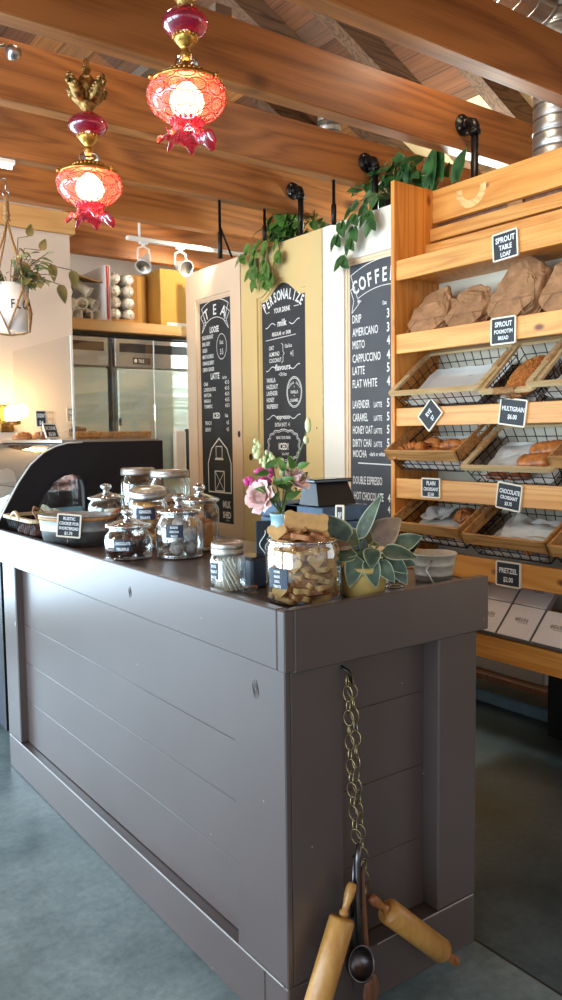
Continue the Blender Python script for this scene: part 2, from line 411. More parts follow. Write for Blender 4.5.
    def leaf(s, base, d, nrm, L, W, curl=.25, heart=.0, fold=.18):
        d = Vector(d).normalized(); n = Vector(nrm); n = (n-d*n.dot(d)).normalized(); w = d.cross(n)
        N = 8; vs = []; fs = []; rim = []
        for i in range(N+1):
            t = i/N; wd = W*.5*(sin(PI*min(1, t**(.62)))**.8 if 0 < t < 1 else .02)
            if heart and t < .25: wd = max(wd, W*.5*(.55+t*1.6))
            if t == 0 and heart: wd = W*.2
            c = Vector(base)+d*(L*t)-n*(curl*L*t*t)
            for q in (-1, -.5, 0, .5, 1):
                vs.append(c+w*(q*wd)+n*(abs(q)*fold*wd)-d*((heart*.18*L*abs(q)) if t < .2 else 0)); rim.append(max(abs(q), .0 if .02 < t < .97 else 1))
        for i in range(N):
            for k in range(4): a = i*5+k; fs.append((a, a+1, a+6, a+5))
        return s.add(vs, fs, True, None, rim)
    def build(s, name, mat, parent=None, origin=None, local=False, smooth_angle=None):
        """origin / parent position is subtracted from the world coordinates unless local"""
        me = bpy.data.meshes.new(name)
        off = Vector((0, 0, 0))
        if not local:
            off = wloc(parent) if parent else Vector(origin or (0, 0, 0))
        me.from_pydata([tuple(Vector(v)-off) for v in s.v], [], s.f)
        me.polygons.foreach_set('use_smooth', s.sm)
        if any(s.rim):
            at = me.attributes.new('rim', 'FLOAT', 'POINT'); at.data.foreach_set('value', [float(x) for x in s.rim])
        me.materials.append(M[mat] if isinstance(mat, str) else mat); me.update()
        o = bpy.data.objects.new(name, me); COL.objects.link(o)
        if parent: o.parent = parent
        elif origin: o.location = origin
        return o

def tag(o, label, cat, group=None, kind=None):
    o['label'] = label; o['category'] = cat
    if group: o['group'] = group
    if kind: o['kind'] = kind
    return o
def thing(name, loc, label, cat, group=None, rot=0):
    o = bpy.data.objects.new(name, None); o.empty_display_size = .05; COL.objects.link(o); o.location = loc; o.rotation_euler = (0, 0, rot)
    return tag(o, label, cat, group)
def struct(name, mb, mat):
    o = mb.build(name, mat); o['kind'] = 'structure'; return o
def dup(root, loc, label, rot=None, group=None):
    def cp(o, par):
        c = o.copy(); COL.objects.link(c); c.parent = par
        for ch in o.children: cp(ch, c)
        return c
    r = cp(root, None); r.location = loc; r['label'] = label
    if rot is not None: r.rotation_euler = rot
    if group: r['group'] = group
    return r
def rrect(x0, y0, x1, y1, r, n=4):
    out = []
    for cx, cy, a in ((x1-r, y1-r, 0), (x0+r, y1-r, 90), (x0+r, y0+r, 180), (x1-r, y0+r, 270)):
        for i in range(n+1):
            t = math.radians(a+90*i/n); out.append((cx+r*cos(t), cy+r*sin(t)))
    return out
# frame that maps a 2D drawing onto a vertical plane facing -X (drawing x -> -Y, y -> Z, z -> -X)
def facing_left(x, y=0, z=0): return Matrix(((0, 0, -1, x), (-1, 0, 0, y), (0, 1, 0, z), (0, 0, 0, 1)))
# vertical plane facing -Y (drawing x -> X, y -> Z, z -> -Y)
def facing_cam(y, x=0, z=0): return Matrix(((1, 0, 0, x), (0, 0, -1, y), (0, 1, 0, z), (0, 0, 0, 1)))

# ------------------------------------------------------------------ the setting
XL, XR, YF, YB = -3.4, 4.8, -3.2, 6.3
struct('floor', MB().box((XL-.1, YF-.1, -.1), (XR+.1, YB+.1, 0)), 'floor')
RZ = lambda x: 4.14-.5*(x-2.8)
def sloped(y0, y1, x0, x1, lo, hi):
    m = MB(); m.add([(x0, y0, RZ(x0)+lo), (x1, y0, RZ(x1)+lo), (x1, y1, RZ(x1)+lo), (x0, y1, RZ(x0)+lo), (x0, y0, RZ(x0)+hi), (x1, y0, RZ(x1)+hi), (x1, y1, RZ(x1)+hi), (x0, y1, RZ(x0)+hi)],
                    [(3, 2, 1, 0), (4, 5, 6, 7), (0, 1, 5, 4), (1, 2, 6, 5), (2, 3, 7, 6), (3, 0, 4, 7)]); return m
struct('ceiling', sloped(YF, YB, XL, XR+.4, 0, .05), 'deck')
struct('wall_right', MB().box((XR, YF, 0), (XR+.1, YB, 3.14)), 'header')
m = MB().box((XL, YB, 0), (XR, YB+.1, 2.9)); m.add([(XL, YB, 2.9), (XR, YB, 2.9), (XR, YB, 3.14), (XL, YB, RZ(XL)), (XL, YB+.1, 2.9), (XR, YB+.1, 2.9), (XR, YB+.1, 3.14), (XL, YB+.1, RZ(XL))], [(0, 1, 2, 3), (7, 6, 5, 4), (3, 2, 6, 7), (0, 3, 7, 4), (1, 5, 6, 2)])
struct('wall_rear', m, 'white_wall')
# left wall: a long glazed shopfront
m = MB()
m.box((XL-.1, YF, 0), (XL, YB, .18)); m.box((XL-.1, YF, 2.75), (XL, YB, RZ(XL)))
for y in (YF, -.1, 2.5, YB-.3): m.box((XL-.1, y, .18), (XL, y+.3, 2.75))
struct('wall_left', m, 'white_wall')
for i, (a, b) in enumerate(((YF+.3, -.1), (.2, 2.5), (2.8, YB-.3))):
    struct('window_%d' % (i+1), MB().box((XL-.055, a, .18), (XL-.045, b, 2.75)), 'glass_pane')
m = MB().box((XL, YF-.1, 0), (XR, YF, .9)).box((XL, YF-.1, 2.6), (XR, YF, RZ(XL)))
for x in (XL, .2, XR-.4): m.box((x, YF-.1, .9), (x+.4, YF, 2.6))
struct('wall_front', m, 'white_wall')
struct('window_4', MB().box((-2.9, YB-.02, .2), (.8, YB-.01, 2.5)), 'glass_pane')  # added pane on the solid rear wall, in front of it the blue light
struct('window_5', MB().box((XR-.03, -2.6, .9), (XR-.02, .7, 2.4)), 'glass_pane')  # added pane on the solid right wall, goes with the fridge light
# the short white partition behind the pastry case, with its pale wood lintel
struct('wall_back', MB().box((.95, 4.80, 0), (1.925, 4.90, 2.765)), 'white_wall')
struct('trim_1', MB().box((.95, 4.775, 2.768), (1.955, 4.905, 2.895), bev=.004), 'header')

# ceiling beams
BY = [-.56, .045, .65, 1.255, 1.86, 2.465, 3.07, 3.675, 4.28]
blabel = ['wide fir ceiling beam behind the camera', 'fir ceiling beam above the camera', 'fir ceiling beam just in front of the camera', 'fir ceiling beam above the frame in front of the counter',
 'topmost and nearest fir beam in view, crossing the upper right corner', 'fir beam with cathedral grain behind the right red lamp, its pipe rising over the bread shelf',
 'fir beam behind the left red lamp, carrying the pipe above the coffee board', 'fir beam carrying the pipe above the yellow door', 'fir beam just in front of the white partition lintel, above the hanging planter']
for y, lb in zip(BY, blabel):
    tag(MB().box((XL, y, 2.78), (XR, y+.078, 3.0), bev=.004).build('ceiling_beam', 'fir', origin=(0, y, 2.78)), lb, 'beam', 'ceiling beams')
tag(MB().box((1.96, 4.93, 2.70), (XR, 5.0, 2.98), bev=.004).build('header_beam', 'fir', origin=(2, 4.93, 2.7)), 'orange fir header beam above the cartons and fridges', 'beam')
# sloping rafters
ry = [1.62, 2.12, 2.60, 3.08, 3.58, 4.04, 4.52, 5.0]
for i, y in enumerate(ry):
    lb = ['dark roof rafter nearest the camera', 'dark roof rafter second from the camera', 'dark roof rafter over the right red lamp', 'dark roof rafter meeting the second beam near the wall pipe',
          'dark roof rafter in the middle of the ceiling', 'dark roof rafter left of the middle of the ceiling', 'dark roof rafter above the left red lamp', 'dark roof rafter farthest from the camera'][i]
    o = sloped(y, y+.09, XL, XR, -.17, -.002); tag(o.build('roof_rafter', 'rafter', origin=(0, y, 5.4)), lb, 'rafter', 'roof rafters')

# spiral ducts
def duct(x, y, r, z0, z1, label):
    t = thing('spiral_duct', (x, y, z0), label, 'duct', 'spiral air ducts')
    MB().lathe([(r, z0), (r, z1)], (x, y, 0), 32).build('pipe', 'duct', t)
    m = MB(); z = z0+.06
    while z < z1: m.tube([(x+(r+.001)*cos(a), y+(r+.001)*sin(a), z) for a in [2*PI*k/28 for k in range(28)]], .003, 5, True); z += .11
    m.build('seam', 'steel', t)
duct(3.16, 2.20, .11, 2.45, 3.86, 'silver spiral duct dropping behind the bread shelf at the right edge')
duct(3.36, 4.02, .075, 2.3, 3.78, 'thin silver vertical duct seen between beams above the coffee door')
t = thing('ceiling_duct', (3.0, 2.2, 3.3), 'silver spiral duct running high across the top right corner', 'duct')
def axis_tube(a, b, r): return MB().tube([a, b], r, 28)
axis_tube((2.2, 2.22, 3.34), (4.7, 2.22, 3.34), .075).build('pipe', 'steel', t)
m = MB()
for k in range(24):
    x = 2.25+k*.1; m.tube([(x+.02*sin(a), 2.22+.077*cos(a), 3.34+.077*sin(a)) for a in [2*PI*j/20 for j in range(20)]], .004, 5, True)
m.build('seam', 'galv', t)
# pale metal strip high between rafters and small ceiling bits
tag(MB().box((1.62, 2.58, 3.06), (1.69, 3.9, 3.10)).build('conduit_strip', 'steel', origin=(1.65, 2.58, 3.1)), 'pale metal strip running between rafters at the top of the ceiling', 'conduit')
t = thing('ceiling_spot', (.88, 2.64, 2.78), 'small chrome spot fixture under the beams near the top left corner', 'light')
MB().lathe([(0, -.02), (.02, -.02), (.024, 0), (.014, .02), (0, .02)], (0, 0, 0), 16, T=Matrix.Translation((.9, 2.66, 2.765)) @ Matrix.Rotation(1.2, 4, 'Y')).build('housing', 'steel', t)
MB().tube([(.87, 2.66, 2.78), (.83, 2.66, 2.755), (.80, 2.66, 2.76)], .006, 6).build('arm', 'steel', t)
t = thing('tube_light', (1.12, 3.72, 2.745), 'lit white tube light under a beam at the left edge', 'light')
MB().box((.60, 3.70, 2.762), (1.24, 3.75, 2.779)).build('housing', 'white_metal', t)
MB().tube([(.61, 3.725, 2.752), (1.23, 3.725, 2.752)], .010, 10).build('tube', 'tube', t)

# black pipe hangers: flange on the beam, elbow, pipe down to doors / bread shelf
def hanger(x, yb, z, zb, label):
    t = thing('pipe_hanger', (x, yb, z), label, 'pipe', 'black pipe hangers')
    f = MB(); T = Matrix.Translation((x, yb-.001, z)) @ Matrix.Rotation(PI/2, 4, 'X')
    f.lathe([(0, 0), (.047, 0), (.047, .007), (.024, .010), (.022, .024), (0, .024)], seg=28, T=T)
    fl = f.build('flange', 'black_metal', t)
    b = MB()
    for k in range(4): b.ball((x+.036*cos(k*PI/2+.6), yb-.010, z+.036*sin(k*PI/2+.6)), .0055, 8)
    b.build('screw', 'steel', fl)
    yy = yb-.072
    e = MB().tube([(x, yb-.02, z), (x, yb-.045, z), (x, yb-.064, z-.008), (x, yy, z-.027), (x, yy, z-.052)], .0215, 14)
    e.tube([(x, yb-.018, z), (x, yb-.034, z)], .026, 14); e.tube([(x, yy, z-.040), (x, yy, z-.058)], .026, 14)
    e.build('elbow', 'black_metal', t)
    MB().tube([(x, yy, z-.05), (x, yy, zb)], .0165, 14).build('pipe', 'black_metal', t)
hanger(2.80, 1.86, 2.89, 2.615, 'black pipe hanger on the nearest beam at the right edge')
hanger(2.83, 2.465, 2.885, 2.30, 'black pipe hanger going down behind the top of the bread shelf')
hanger(2.80, 3.07, 2.885, 2.632, 'black pipe hanger above the coffee menu door, vine around it')
hanger(2.80, 3.675, 2.895, 2.632, 'black pipe hanger above the yellow drinks door, vine around it')
# thin black rods behind the doors
def rod(x, y, z0, z1, label, brace=True):
    t = thing('hanging_rod', (x, y, z1), label, 'rod', 'thin black rods')
    MB().tube([(x, y, z0), (x, y, z0+(z1-z0)*.45), (x, y, z0+(z1-z0)*.46), (x, y, z1)], [.013, .013, .008, .008], 8).build('rod', 'black_metal', t)
    if brace: MB().tube([(x, y, z0+.17), (x+.075, y, z0+.015)], .006, 8).build('brace', 'black_metal', t)
rod(2.335, 3.715, 2.475, 2.781, 'thin black rod with a slanting brace hanging above the tea menu door')
rod(2.63, 3.715, 2.61, 2.781, 'short thin black rod above the vine on the yellow door', False)
rod(2.625, 3.11, 2.565, 2.781, 'thin black rod hanging between the yellow and white doors', False)
rod(3.02, 1.97, 2.4, 3.08, 'thin black rod with slanting brace beside the duct at the right edge')

# ------------------------------------------------------------------ pendant lamps
def lamp(x, y, dz, label, group='red glass pendant lamps'):
    t = thing('pendant_lamp', (x, y, 2.78), label, 'lamp', group)
    z = lambda v: v+dz
    ch = MB(); zz = 2.778; k = 0
    while zz > z(2.752):
        a = (k % 2)*PI/2
        ch.tube([(x+.008*cos(u)*cos(a), y+.008*cos(u)*sin(a), zz-.013+.015*sin(u)) for u in [2*PI*j/12 for j in range(12)]], .0024, 6, True); zz -= .021; k += 1
    ch.tube([(x, y, z(2.79)), (x, y, z(2.74))], .0035, 6)
    ch.build('chain', 'brass_dk', t)
    c = MB()
    c.lathe([(0, 2.752), (.012, 2.752), (.016, 2.742), (.011, 2.732), (.020, 2.722), (.034, 2.70), (.032, 2.67), (.018, 2.648), (.026, 2.640), (.030, 2.630), (.022, 2.618), (.016, 2.608), (.020, 2.600), (0, 2.600)], (x, y, dz), 20)
    cr = c.build('crown', 'brass_dk', t)
    for k in range(4):
        a = k*PI/2+.35; m = MB(); d = Vector((cos(a), sin(a), 0)); n = Vector((-sin(a), cos(a), 0))
        o = Vector((x, y, dz))
        m.tube([o+d*r_+Vector((0, 0, zz_)) for r_, zz_ in ((.016, 2.640), (.032, 2.652), (.048, 2.668), (.062, 2.688), (.076, 2.696), (.084, 2.686), (.078, 2.676))], [.010, .018, .020, .015, .011, .008, .006], 8)
        for q in range(5):
            f = q/4; m.ball(o+d*(.026+.052*f)+Vector((0, 0, 2.680+.022*f)), .011-.003*f, 8, (1, 1, 1.2), .4)
            for sg in (-1, 1): m.ball(o+d*(.03+.042*f)+n*(sg*.012)+Vector((0, 0, 2.664+.028*f)), .009, 8, jit=.4)
        m.build('acanthus_leaf', 'brass_dk', cr)
    def optic(r, z_, tt, i): return r*(1+.022*cos(14*tt+(i % 2)*PI)), z_
    pb = [(.020, 2.604)]+[(.022+.042*sin(PI*q/12)**.75, 2.602-.078*q/12) for q in range(1, 12)]+[(.020, 2.524)]
    MB().lathe(pb, (x, y, dz), 42, fn=optic).build('upper_ball', 'cranberry', t)
    n_ = MB().lathe([(.026, 2.536), (.034, 2.528), (.032, 2.520), (.022, 2.508), (.014, 2.500), (.011, 2.490), (.017, 2.482), (.011, 2.474), (.012, 2.462)], (x, y, dz), 22)
    for k in range(18): a = 2*PI*k/18; n_.ball((x+.034*cos(a), y+.034*sin(a), z(2.529)), .0045, 6)
    n_.build('neck', 'brass', t)
    MB().lathe([(.012, 2.478), (.026, 2.472), (.033, 2.458), (.035, 2.440), (.035, 2.426)], (x, y, dz), 22, fn=lambda r, z_, a, i: (r*(1+.05*cos(8*a)), z_)).build('glass_bell', 'glass_knob', t)
    g = MB().lathe([(.030, 2.436), (.052, 2.436), (.054, 2.428), (.056, 2.418), (.088, 2.412), (.098, 2.408), (.100, 2.400), (.093, 2.397), (.070, 2.404), (.030, 2.410)], (x, y, dz), 36)
    for k in range(26): a = 2*PI*k/26; g.ball((x+.054*cos(a), y+.054*sin(a), z(2.430)), .006, 6)
    for k in range(3):
        a = k*2*PI/3+.9; g.ball((x+.103*cos(a), y+.103*sin(a), z(2.405)), .008, 8)
    g.build('gallery_ring', 'brass', t)
    gp = [(.088, 2.410), (.097, 2.400), (.104, 2.388), (.107, 2.372), (.105, 2.356), (.098, 2.341), (.085, 2.327), (.068, 2.316), (.052, 2.309), (.046, 2.304)]
    # globe profile made smoother
    def interp(P, n):
        out = []
        for i in range(n+1):
            u = i/n*(len(P)-1); k = min(int(u), len(P)-2); f = u-k
            p0 = P[max(k-1, 0)]; p1 = P[k]; p2 = P[k+1]; p3 = P[min(k+2, len(P)-1)]
            out.append(tuple(.5*((2*p1[j])+(-p0[j]+p2[j])*f+(2*p0[j]-5*p1[j]+4*p2[j]-p3[j])*f*f+(-p0[j]+3*p1[j]-3*p2[j]+p3[j])*f**3) for j in (0, 1)))
        return out
    gpi = interp(gp, 30)
    gl = MB().lathe(gpi, (x, y, dz), 60, fn=lambda r, z_, a, i: (r*(1+.012*cos(12*a)*cos(i*PI/4)), z_)).build('globe', 'globe', t)
    ln = MB()    # raised rims of the coin-dot pattern
    for row in range(4):
        uc = .17+row*.22; nn = 12
        for k in range(nn):
            ac = 2*PI*(k+.5*(row % 2))/nn; pts = []
            for j in range(14):
                q = 2*PI*j/14; u = min(max(uc+.105*sin(q), 0), 1); a = ac+.235*cos(q)
                f = u*30; kk = min(int(f), 29); ff = f-kk; r_ = gpi[kk][0]*(1-ff)+gpi[kk+1][0]*ff+.0015; z_ = gpi[kk][1]*(1-ff)+gpi[kk+1][1]*ff
                pts.append((x+r_*cos(a), y+r_*sin(a), z(z_)))
            ln.tube(pts, .0017, 5, True)
    ln.build('coin_dot', 'globe_line', gl)
    def ruf(r, z_, a, i):
        f = max(0, (i-3)/7); return r*(1+.20*f*cos(7*a+.5)), z_-.013*f*sin(7*a+1.2)-.006*f*cos(14*a)
    rp = [(.046, 2.306), (.044, 2.300), (.044, 2.294), (.046, 2.287), (.048, 2.280), (.051, 2.273), (.055, 2.266), (.061, 2.260), (.066, 2.257), (.070, 2.256), (.072, 2.260)]
    MB().lathe(rp, (x, y, dz), 84, fn=ruf).build('ruffle', 'ruffle', t)
    bd = MB()
    for k in range(20): a = 2*PI*k/20; bd.ball((x+.046*cos(a), y+.046*sin(a), z(2.303)), .0055, 6)
    bd.build('bead_ring', 'ruffle', t)
    MB().lathe([(.013, 2.43), (.013, 2.405)], (x, y, dz), 14).build('socket', 'brass', t)
    MB().lathe([(.0, 2.318), (.024, 2.322), (.041, 2.336), (.048, 2.355), (.042, 2.378), (.024, 2.396), (.012, 2.408)], (x, y, dz), 18).build('bulb', 'bulb', t)
lamp(1.12, 2.60, 0, 'left red glass pendant lamp, farther and smaller, with bronze leaf crown in full view')
lamp(1.148, 1.985, .085, 'right red glass pendant lamp, nearer and larger, its top cut by the photo edge')

# ------------------------------------------------------------------ counter
CX0, CX1, CY0, CY1, CT = 1.085, 1.82, 1.475, 3.69, 1.11
t = thing('service_counter', (1.4, 2.6, 0), 'long taupe painted wooden counter holding the cookie jars', 'counter')
B = 'paint'
MB().box((CX0+.012, CY0+.012, CT-.045), (CX1-.012, CY1, CT-.020)).build('countertop', B, t)
MB().box((CX0, CY0+.0305, .96), (CX0+.030, CY1, CT), bev=.004).build('front_fascia', B, t)
MB().box((CX0, CY0, .96), (CX0+.0298, CY0+.030, CT), bev=.003).build('corner_block', B, t)
MB().box((CX0+.030, CY0, .955), (CX1, CY0+.030, CT), bev=.0035).build('end_fascia', B, t)
MB().box((CX1-.02, CY0+.03, .955), (CX1, CY1, CT-.022)).build('back_fascia', B, t)
bx0, by0, bx1, by1 = 1.10, 1.497, 1.796, 3.67
MB().box((bx0, by0, .156), (bx0+.018, by0+.225, .99), bev=.003).build('corner_post', B, t)
MB().box((bx0+.0185, by0+.0005, .156), (bx0+.182, by0+.10, .99), bev=.002).build('stile', B, t)
MB().box((1.635, by0, .156), (bx1, by0+.12, .99), bev=.004).build('stile', B, t)
MB().box((bx0, 3.50, .156), (bx0+.12, by1, .99), bev=.004).build('stile', B, t)
# recessed planked panels
m = MB(); z = .156
for zz in (.351, .525, .697, .98): m.box((bx0+.035, by0+.15, z), (bx0+.07, 3.55, zz-.0015), bev=.0012); z = zz
m.build('front_panel', B, t)
MB().box((bx0+.038, by0+.16, .16), (bx0+.068, 3.54, .975)).build('panel_seam', 'paint_gap', t)
m = MB(); z = .156
for zz in (.36, .575, .79, .98): m.box((bx0+.15, by0+.058, z), (1.68, by0+.08, zz-.0012), bev=.0010); z = zz
m.build('end_panel', B, t)
MB().box((bx0+.155, by0+.061, .16), (1.675, by0+.079, .975)).build('panel_seam', 'paint_gap', t)
MB().box((bx0, by0, 0), (bx1, by0+.10, .153), bev=.004).build('base_board', B, t)
MB().box((bx0, by0+.101, 0), (bx0+.09, by1, .153), bev=.004).build('base_board', B, t)
MB().box((bx0-.0008, by0+.02, .1525), (bx0+.002, by1-.02, .1545)).build('worn_edge', 'paint_edge', t)
MB().box((bx0+.3, by0-.0008, .1525), (bx1-.01, by0+.002, .1542)).build('worn_edge', 'paint_edge', t)
MB().box((bx1-.05, by0+.13, 0), (bx1-.02, by1, .96)).build('back_panel', B, t)
MB().box((bx0+.1, by1-.03, 0), (bx1-.05, by1, .95)).build('end_wall', B, t)
for (yy, zz, s_) in ((2.30, 1.03, .017), (1.62, .885, .024), (3.515, .70, .010)):
    k = MB()
    for q in range(4): k.tube([((CX0 if zz > .96 else bx0)-.0002, yy+(s_-q*.0055)*(cos(a)*.55+.12*sin(3*a+q)), zz+(s_-q*.0055)*sin(a)) for a in [2*PI*j/14 for j in range(14)]], .0007, 4, True)
    k.build('knot_mark', 'paint_gap' if s_ > .012 else 'paint_edge', t)
# hook, chain and hanging utensils
t = thing('hanging_chain', (1.285, 1.485, .93), 'doubled brass oval-link chain hanging on the dark end of the counter', 'chain')
MB().tube([(1.275, 1.552, .935), (1.278, 1.50, .938), (1.284, 1.478, .930), (1.289, 1.474, .915), (1.294, 1.478, .90), (1.292, 1.488, .895)], .005, 8).build('hook', 'black_metal', t)
MB().box((1.262, 1.545, .912), (1.288, 1.556, .956)).build('hook_plate', 'black_leg', t)
def chain(pts, lk=.042, w=.012, r=.0021):
    m = MB(); P = [Vector(p) for p in pts]; seg = [(P[i+1]-P[i]).length for i in range(len(P)-1)]; tot = sum(seg); s_ = 0; k = 0
    while s_ < tot:
        q = s_; i = 0
        while i < len(seg)-1 and q > seg[i]: q -= seg[i]; i += 1
        c = P[i].lerp(P[i+1], q/seg[i]); d = (P[i+1]-P[i]).normalized(); a = .5+(k % 2)*1.35+rnd.uniform(-.25, .25)
        u = Vector((cos(a), sin(a), 0)); u = (u-d*u.dot(d)).normalized()
        m.tube([c+u*(w*cos(b))+d*(lk*.5*sin(b)) for b in [2*PI*j/14 for j in range(14)]], r, 6, True); s_ += lk*.78; k += 1
    return m
chain([(1.280, 1.476, .905), (1.282, 1.470, .72), (1.290, 1.470, .58), (1.299, 1.466, .49)], .040, .0135, .0016).build('link_strand', 'chain_metal', t)
chain([(1.300, 1.484, .905), (1.312, 1.482, .78), (1.310, 1.478, .66), (1.320, 1.478, .54), (1.330, 1.474, .42), (1.334, 1.474, .335)], .040, .0135, .0016).build('link_strand', 'chain_metal', t)

def along(a, b):
    a = Vector(a); b = Vector(b); d = (b-a).normalized(); q = Vector((0, 0, 1)).rotation_difference(d)
    return Matrix.Translation(a) @ q.to_matrix().to_4x4(), (b-a).length
def rolling_pin(a, b, label, wa='handlewood', wb='handlewood', body=.033):
    T, L = along(a, b); t = thing('rolling_pin', a, label, 'rolling pin', 'rolling pins')
    h = .085
    hp = [(0, 0), (.010, .002), (.0135, .012), (.0135, .03), (.009, .055), (.008, .066), (.012, .072), (.012, .078), (.008, h)]
    MB().lathe(hp, seg=18, T=T).build('handle', wa, t)
    MB().lathe([(0, h-.001), (body-.004, h), (body, h+.006), (body, L-h-.006), (body-.004, L-h), (0, L-h+.001)], seg=26, T=T).build('barrel', 'pinwood', t)
    MB().lathe([(r, L-z) for r, z in hp[::-1]], seg=18, T=T).build('handle', wb, t)
rolling_pin((1.272, 1.450, .395), (1.060, 1.415, .008), 'wooden rolling pin leaning left at the foot of the counter, cut by the lower edge', 'pinwood', 'pinwood')
rolling_pin((1.340, 1.462, .325), (1.668, 1.452, .014), 'wooden rolling pin leaning right with its tip on the floor')
t = thing('ladle', (1.28, 1.44, .5), 'steel ladle hanging from the chain between the rolling pins', 'ladle')
m = MB()
m.tube([(1.298, 1.456, .485), (1.291, 1.454, .44), (1.285, 1.448, .32), (1.279, 1.436, .235)], [.007, .009, .006, .008], 10)
m.build('handle', 'steel_dk', t)
m = MB(); R = .041
m.lathe([(R*sin(a), -R*cos(a)) for a in [PI/2*q/8 for q in range(9)]]+[(R+.002, .002), (R-.002, .001)]+[((R-.003)*sin(a), -(R-.003)*cos(a)) for a in [PI/2*q/8 for q in range(8, -1, -1)]], seg=26, T=Matrix.Translation((1.277, 1.424, .190)) @ Matrix.Rotation(1.15, 4, 'X'))
m.build('bowl', 'steel_dk', t)
t = thing('butter_knife', (1.3, 1.462, .3), 'pointed steel blade hanging behind the ladle bowl', 'utensil')
MB().shape([[(-.008, 0), (.008, 0), (.009, -.12), (0, -.2), (-.009, -.12)]], .002, facing_cam(1.468, 1.285, .29)).build('blade', 'steel_dk', t)
MB().tube([(1.285, 1.467, .29), (1.292, 1.467, .45)], .006, 8).build('handle', 'steel_dk', t)
t = thing('wooden_spoon', (1.32, 1.46, .35), 'dark wooden spoon hanging bowl down beside the ladle', 'spoon')
MB().tube([(1.318, 1.466, .41), (1.322, 1.466, .30), (1.328, 1.462, .17), (1.334, 1.458, .11)], [.005, .0075, .008, .010], 10).build('handle', 'spoonwood', t)
MB().ball((1.338, 1.456, .072), 1, 18, (.027, .010, .048)).build('spoon_bowl', 'spoonwood', t)
# ------------------------------------------------------------------ menu doors (hung panels with chalkboards), all facing -X
DX = 2.78
YA, ZA = (0, -1, 0), (0, 0, 1)
def menu_door(y1, y0, ztop, mat, mmat, pan, label, arch=False, boardcol='board', zb=.60):
    """y1 = left edge in the photo (far), y0 = right edge; pan = (yL, yR, zbottom, ztop) of the chalkboard"""
    t = thing('menu_door', (DX+.02, (y0+y1)/2, zb), label, 'door', 'menu doors')
    yl, yr, pz0, pz1 = pan
    def hole(g):
        if not arch: return [(-yl-g, pz0-g), (-yr+g, pz0-g), (-yr+g, pz1+g), (-yl-g, pz1+g)]
        pts = [(-yl-g, pz0-g), (-yr+g, pz0-g), (-yr+g, pz1+g)]
        w = yl-yr+2*g
        for i in range(1, 18):
            u = i/18; h = .088*(.5-.5*cos(2*PI*min(max((u-.08)/.84, 0), 1)))**.8; pts.append((-yr+g-w*u, pz1+g+h))
        pts.append((-yl-g, pz1+g)); return pts
    T = facing_left(DX+.035)
    outer = [(-y1, zb), (-y0, zb), (-y0, ztop), (-y1, ztop)]
    MB().shape([outer, hole(.028)], .035, T).build('frame', mat, t)
    MB().shape([hole(.030), hole(.012)], .022, facing_left(DX+.034)).shape([hole(.014), hole(0)], .014, facing_left(DX+.032)).build('molding', mmat, t)
    MB().box((DX+.024, yr-.02, pz0-.02), (DX+.034, yl+.02, pz1+(.10 if arch else .02))).build('backing', mat, t)
    cb = MB().shape([hole(-.0005)], .004, facing_left(DX+.0238)).build('chalkboard', boardcol, t)
    return t, cb
BX = DX+.0188
def tx(m, s, y, z, size, align='L', xs=.62, bold=.014, rot=0):
    c, q = cos(rot), sin(rot)
    m.text(s, size, (BX, y, z), (0, -c, q), (0, q, c), align, xs, bold)
def stroke(m, pts, w=.0035, closed=False):
    """chalk line through (y, z) points"""
    n = len(pts)
    for i in range(n if closed else n-1):
        a = pts[i]; b = pts[(i+1) % n]; dy, dz = b[0]-a[0], b[1]-a[1]; L = math.hypot(dy, dz) or 1; ny, nz = -dz/L*w/2, dy/L*w/2; ey, ez = dy/L*w*.3, dz/L*w*.3
        m.add([(BX, a[0]+ny-ey, a[1]+nz-ez), (BX, a[0]-ny-ey, a[1]-nz-ez), (BX, b[0]-ny+ey, b[1]-nz+ez), (BX, b[0]+ny+ey, b[1]+nz+ez)], [(0, 1, 2, 3)])
def arc_text(m, s, yc, zc, R, a0, a1, size, xs=.62, bold=.016):
    for i, ch in enumerate(s):
        a = a0+(a1-a0)*i/(len(s)-1); tx(m, ch, yc+R*sin(a), zc+R*cos(a), size, 'C', xs, bold, rot=a)
# 1: tea
t, cb = menu_door(4.878, 4.20, 2.63, 'door_pink', 'door_pink', (4.728, 4.345, .945, 2.412), 'leftmost menu door, pinkish cream, with the tea board and a chalk barn drawing')
m = MB(); yc = 4.535
arc_text(m, 'TEA', yc, 2.08, .240, .40, -.40, .095, .95)
for r_ in (.222, .338): stroke(m, [(yc+r_*sin(a), 2.08+r_*cos(a)) for a in [(.52-1.04*i/12) for i in range(13)]], .005)
for sg in (1, -1):
    P = [(yc+sg*.11, 2.272), (yc+sg*.165, 2.215), (yc+sg*.14, 2.27), (yc+sg*.180, 2.32), (yc+sg*.135, 2.35)]; stroke(m, P, .005); stroke(m, [(yc+sg*.11, 2.272), (yc+sg*.165, 2.37)], .005)
    for q in range(4): stroke(m, [(yc+sg*(.11+.008*q), 2.272+.01*q), (yc+sg*.137, 2.262+.018*q)], .004)
tx(m, 'LOOSE', yc+.01, 2.206, .055, 'C', .66, .03)
for i, s_ in enumerate(['ENGLISH BREAKFAST', 'EARL GREY', 'GREEN', 'MINT ROOIBOS', 'ORANGE BERRY', 'LEMON GINGER']): tx(m, s_, 4.700, 2.168-i*.0425, .036, 'L', .56 if i else .42, .018)
stroke(m, [(4.458+.060*cos(a), 2.105+.082*sin(a)) for a in [2*PI*k/24 for k in range(24)]], .0045, closed=True)
tx(m, '16oz', 4.458, 2.12, .040, 'C', .6); tx(m, '3.5', 4.458, 2.055, .050, 'C', .7)
tx(m, 'LATTE', yc+.01, 1.900, .056, 'C', .68, .03); tx(m, '12oz/16oz', 4.455, 1.895, .026, 'L', .50)
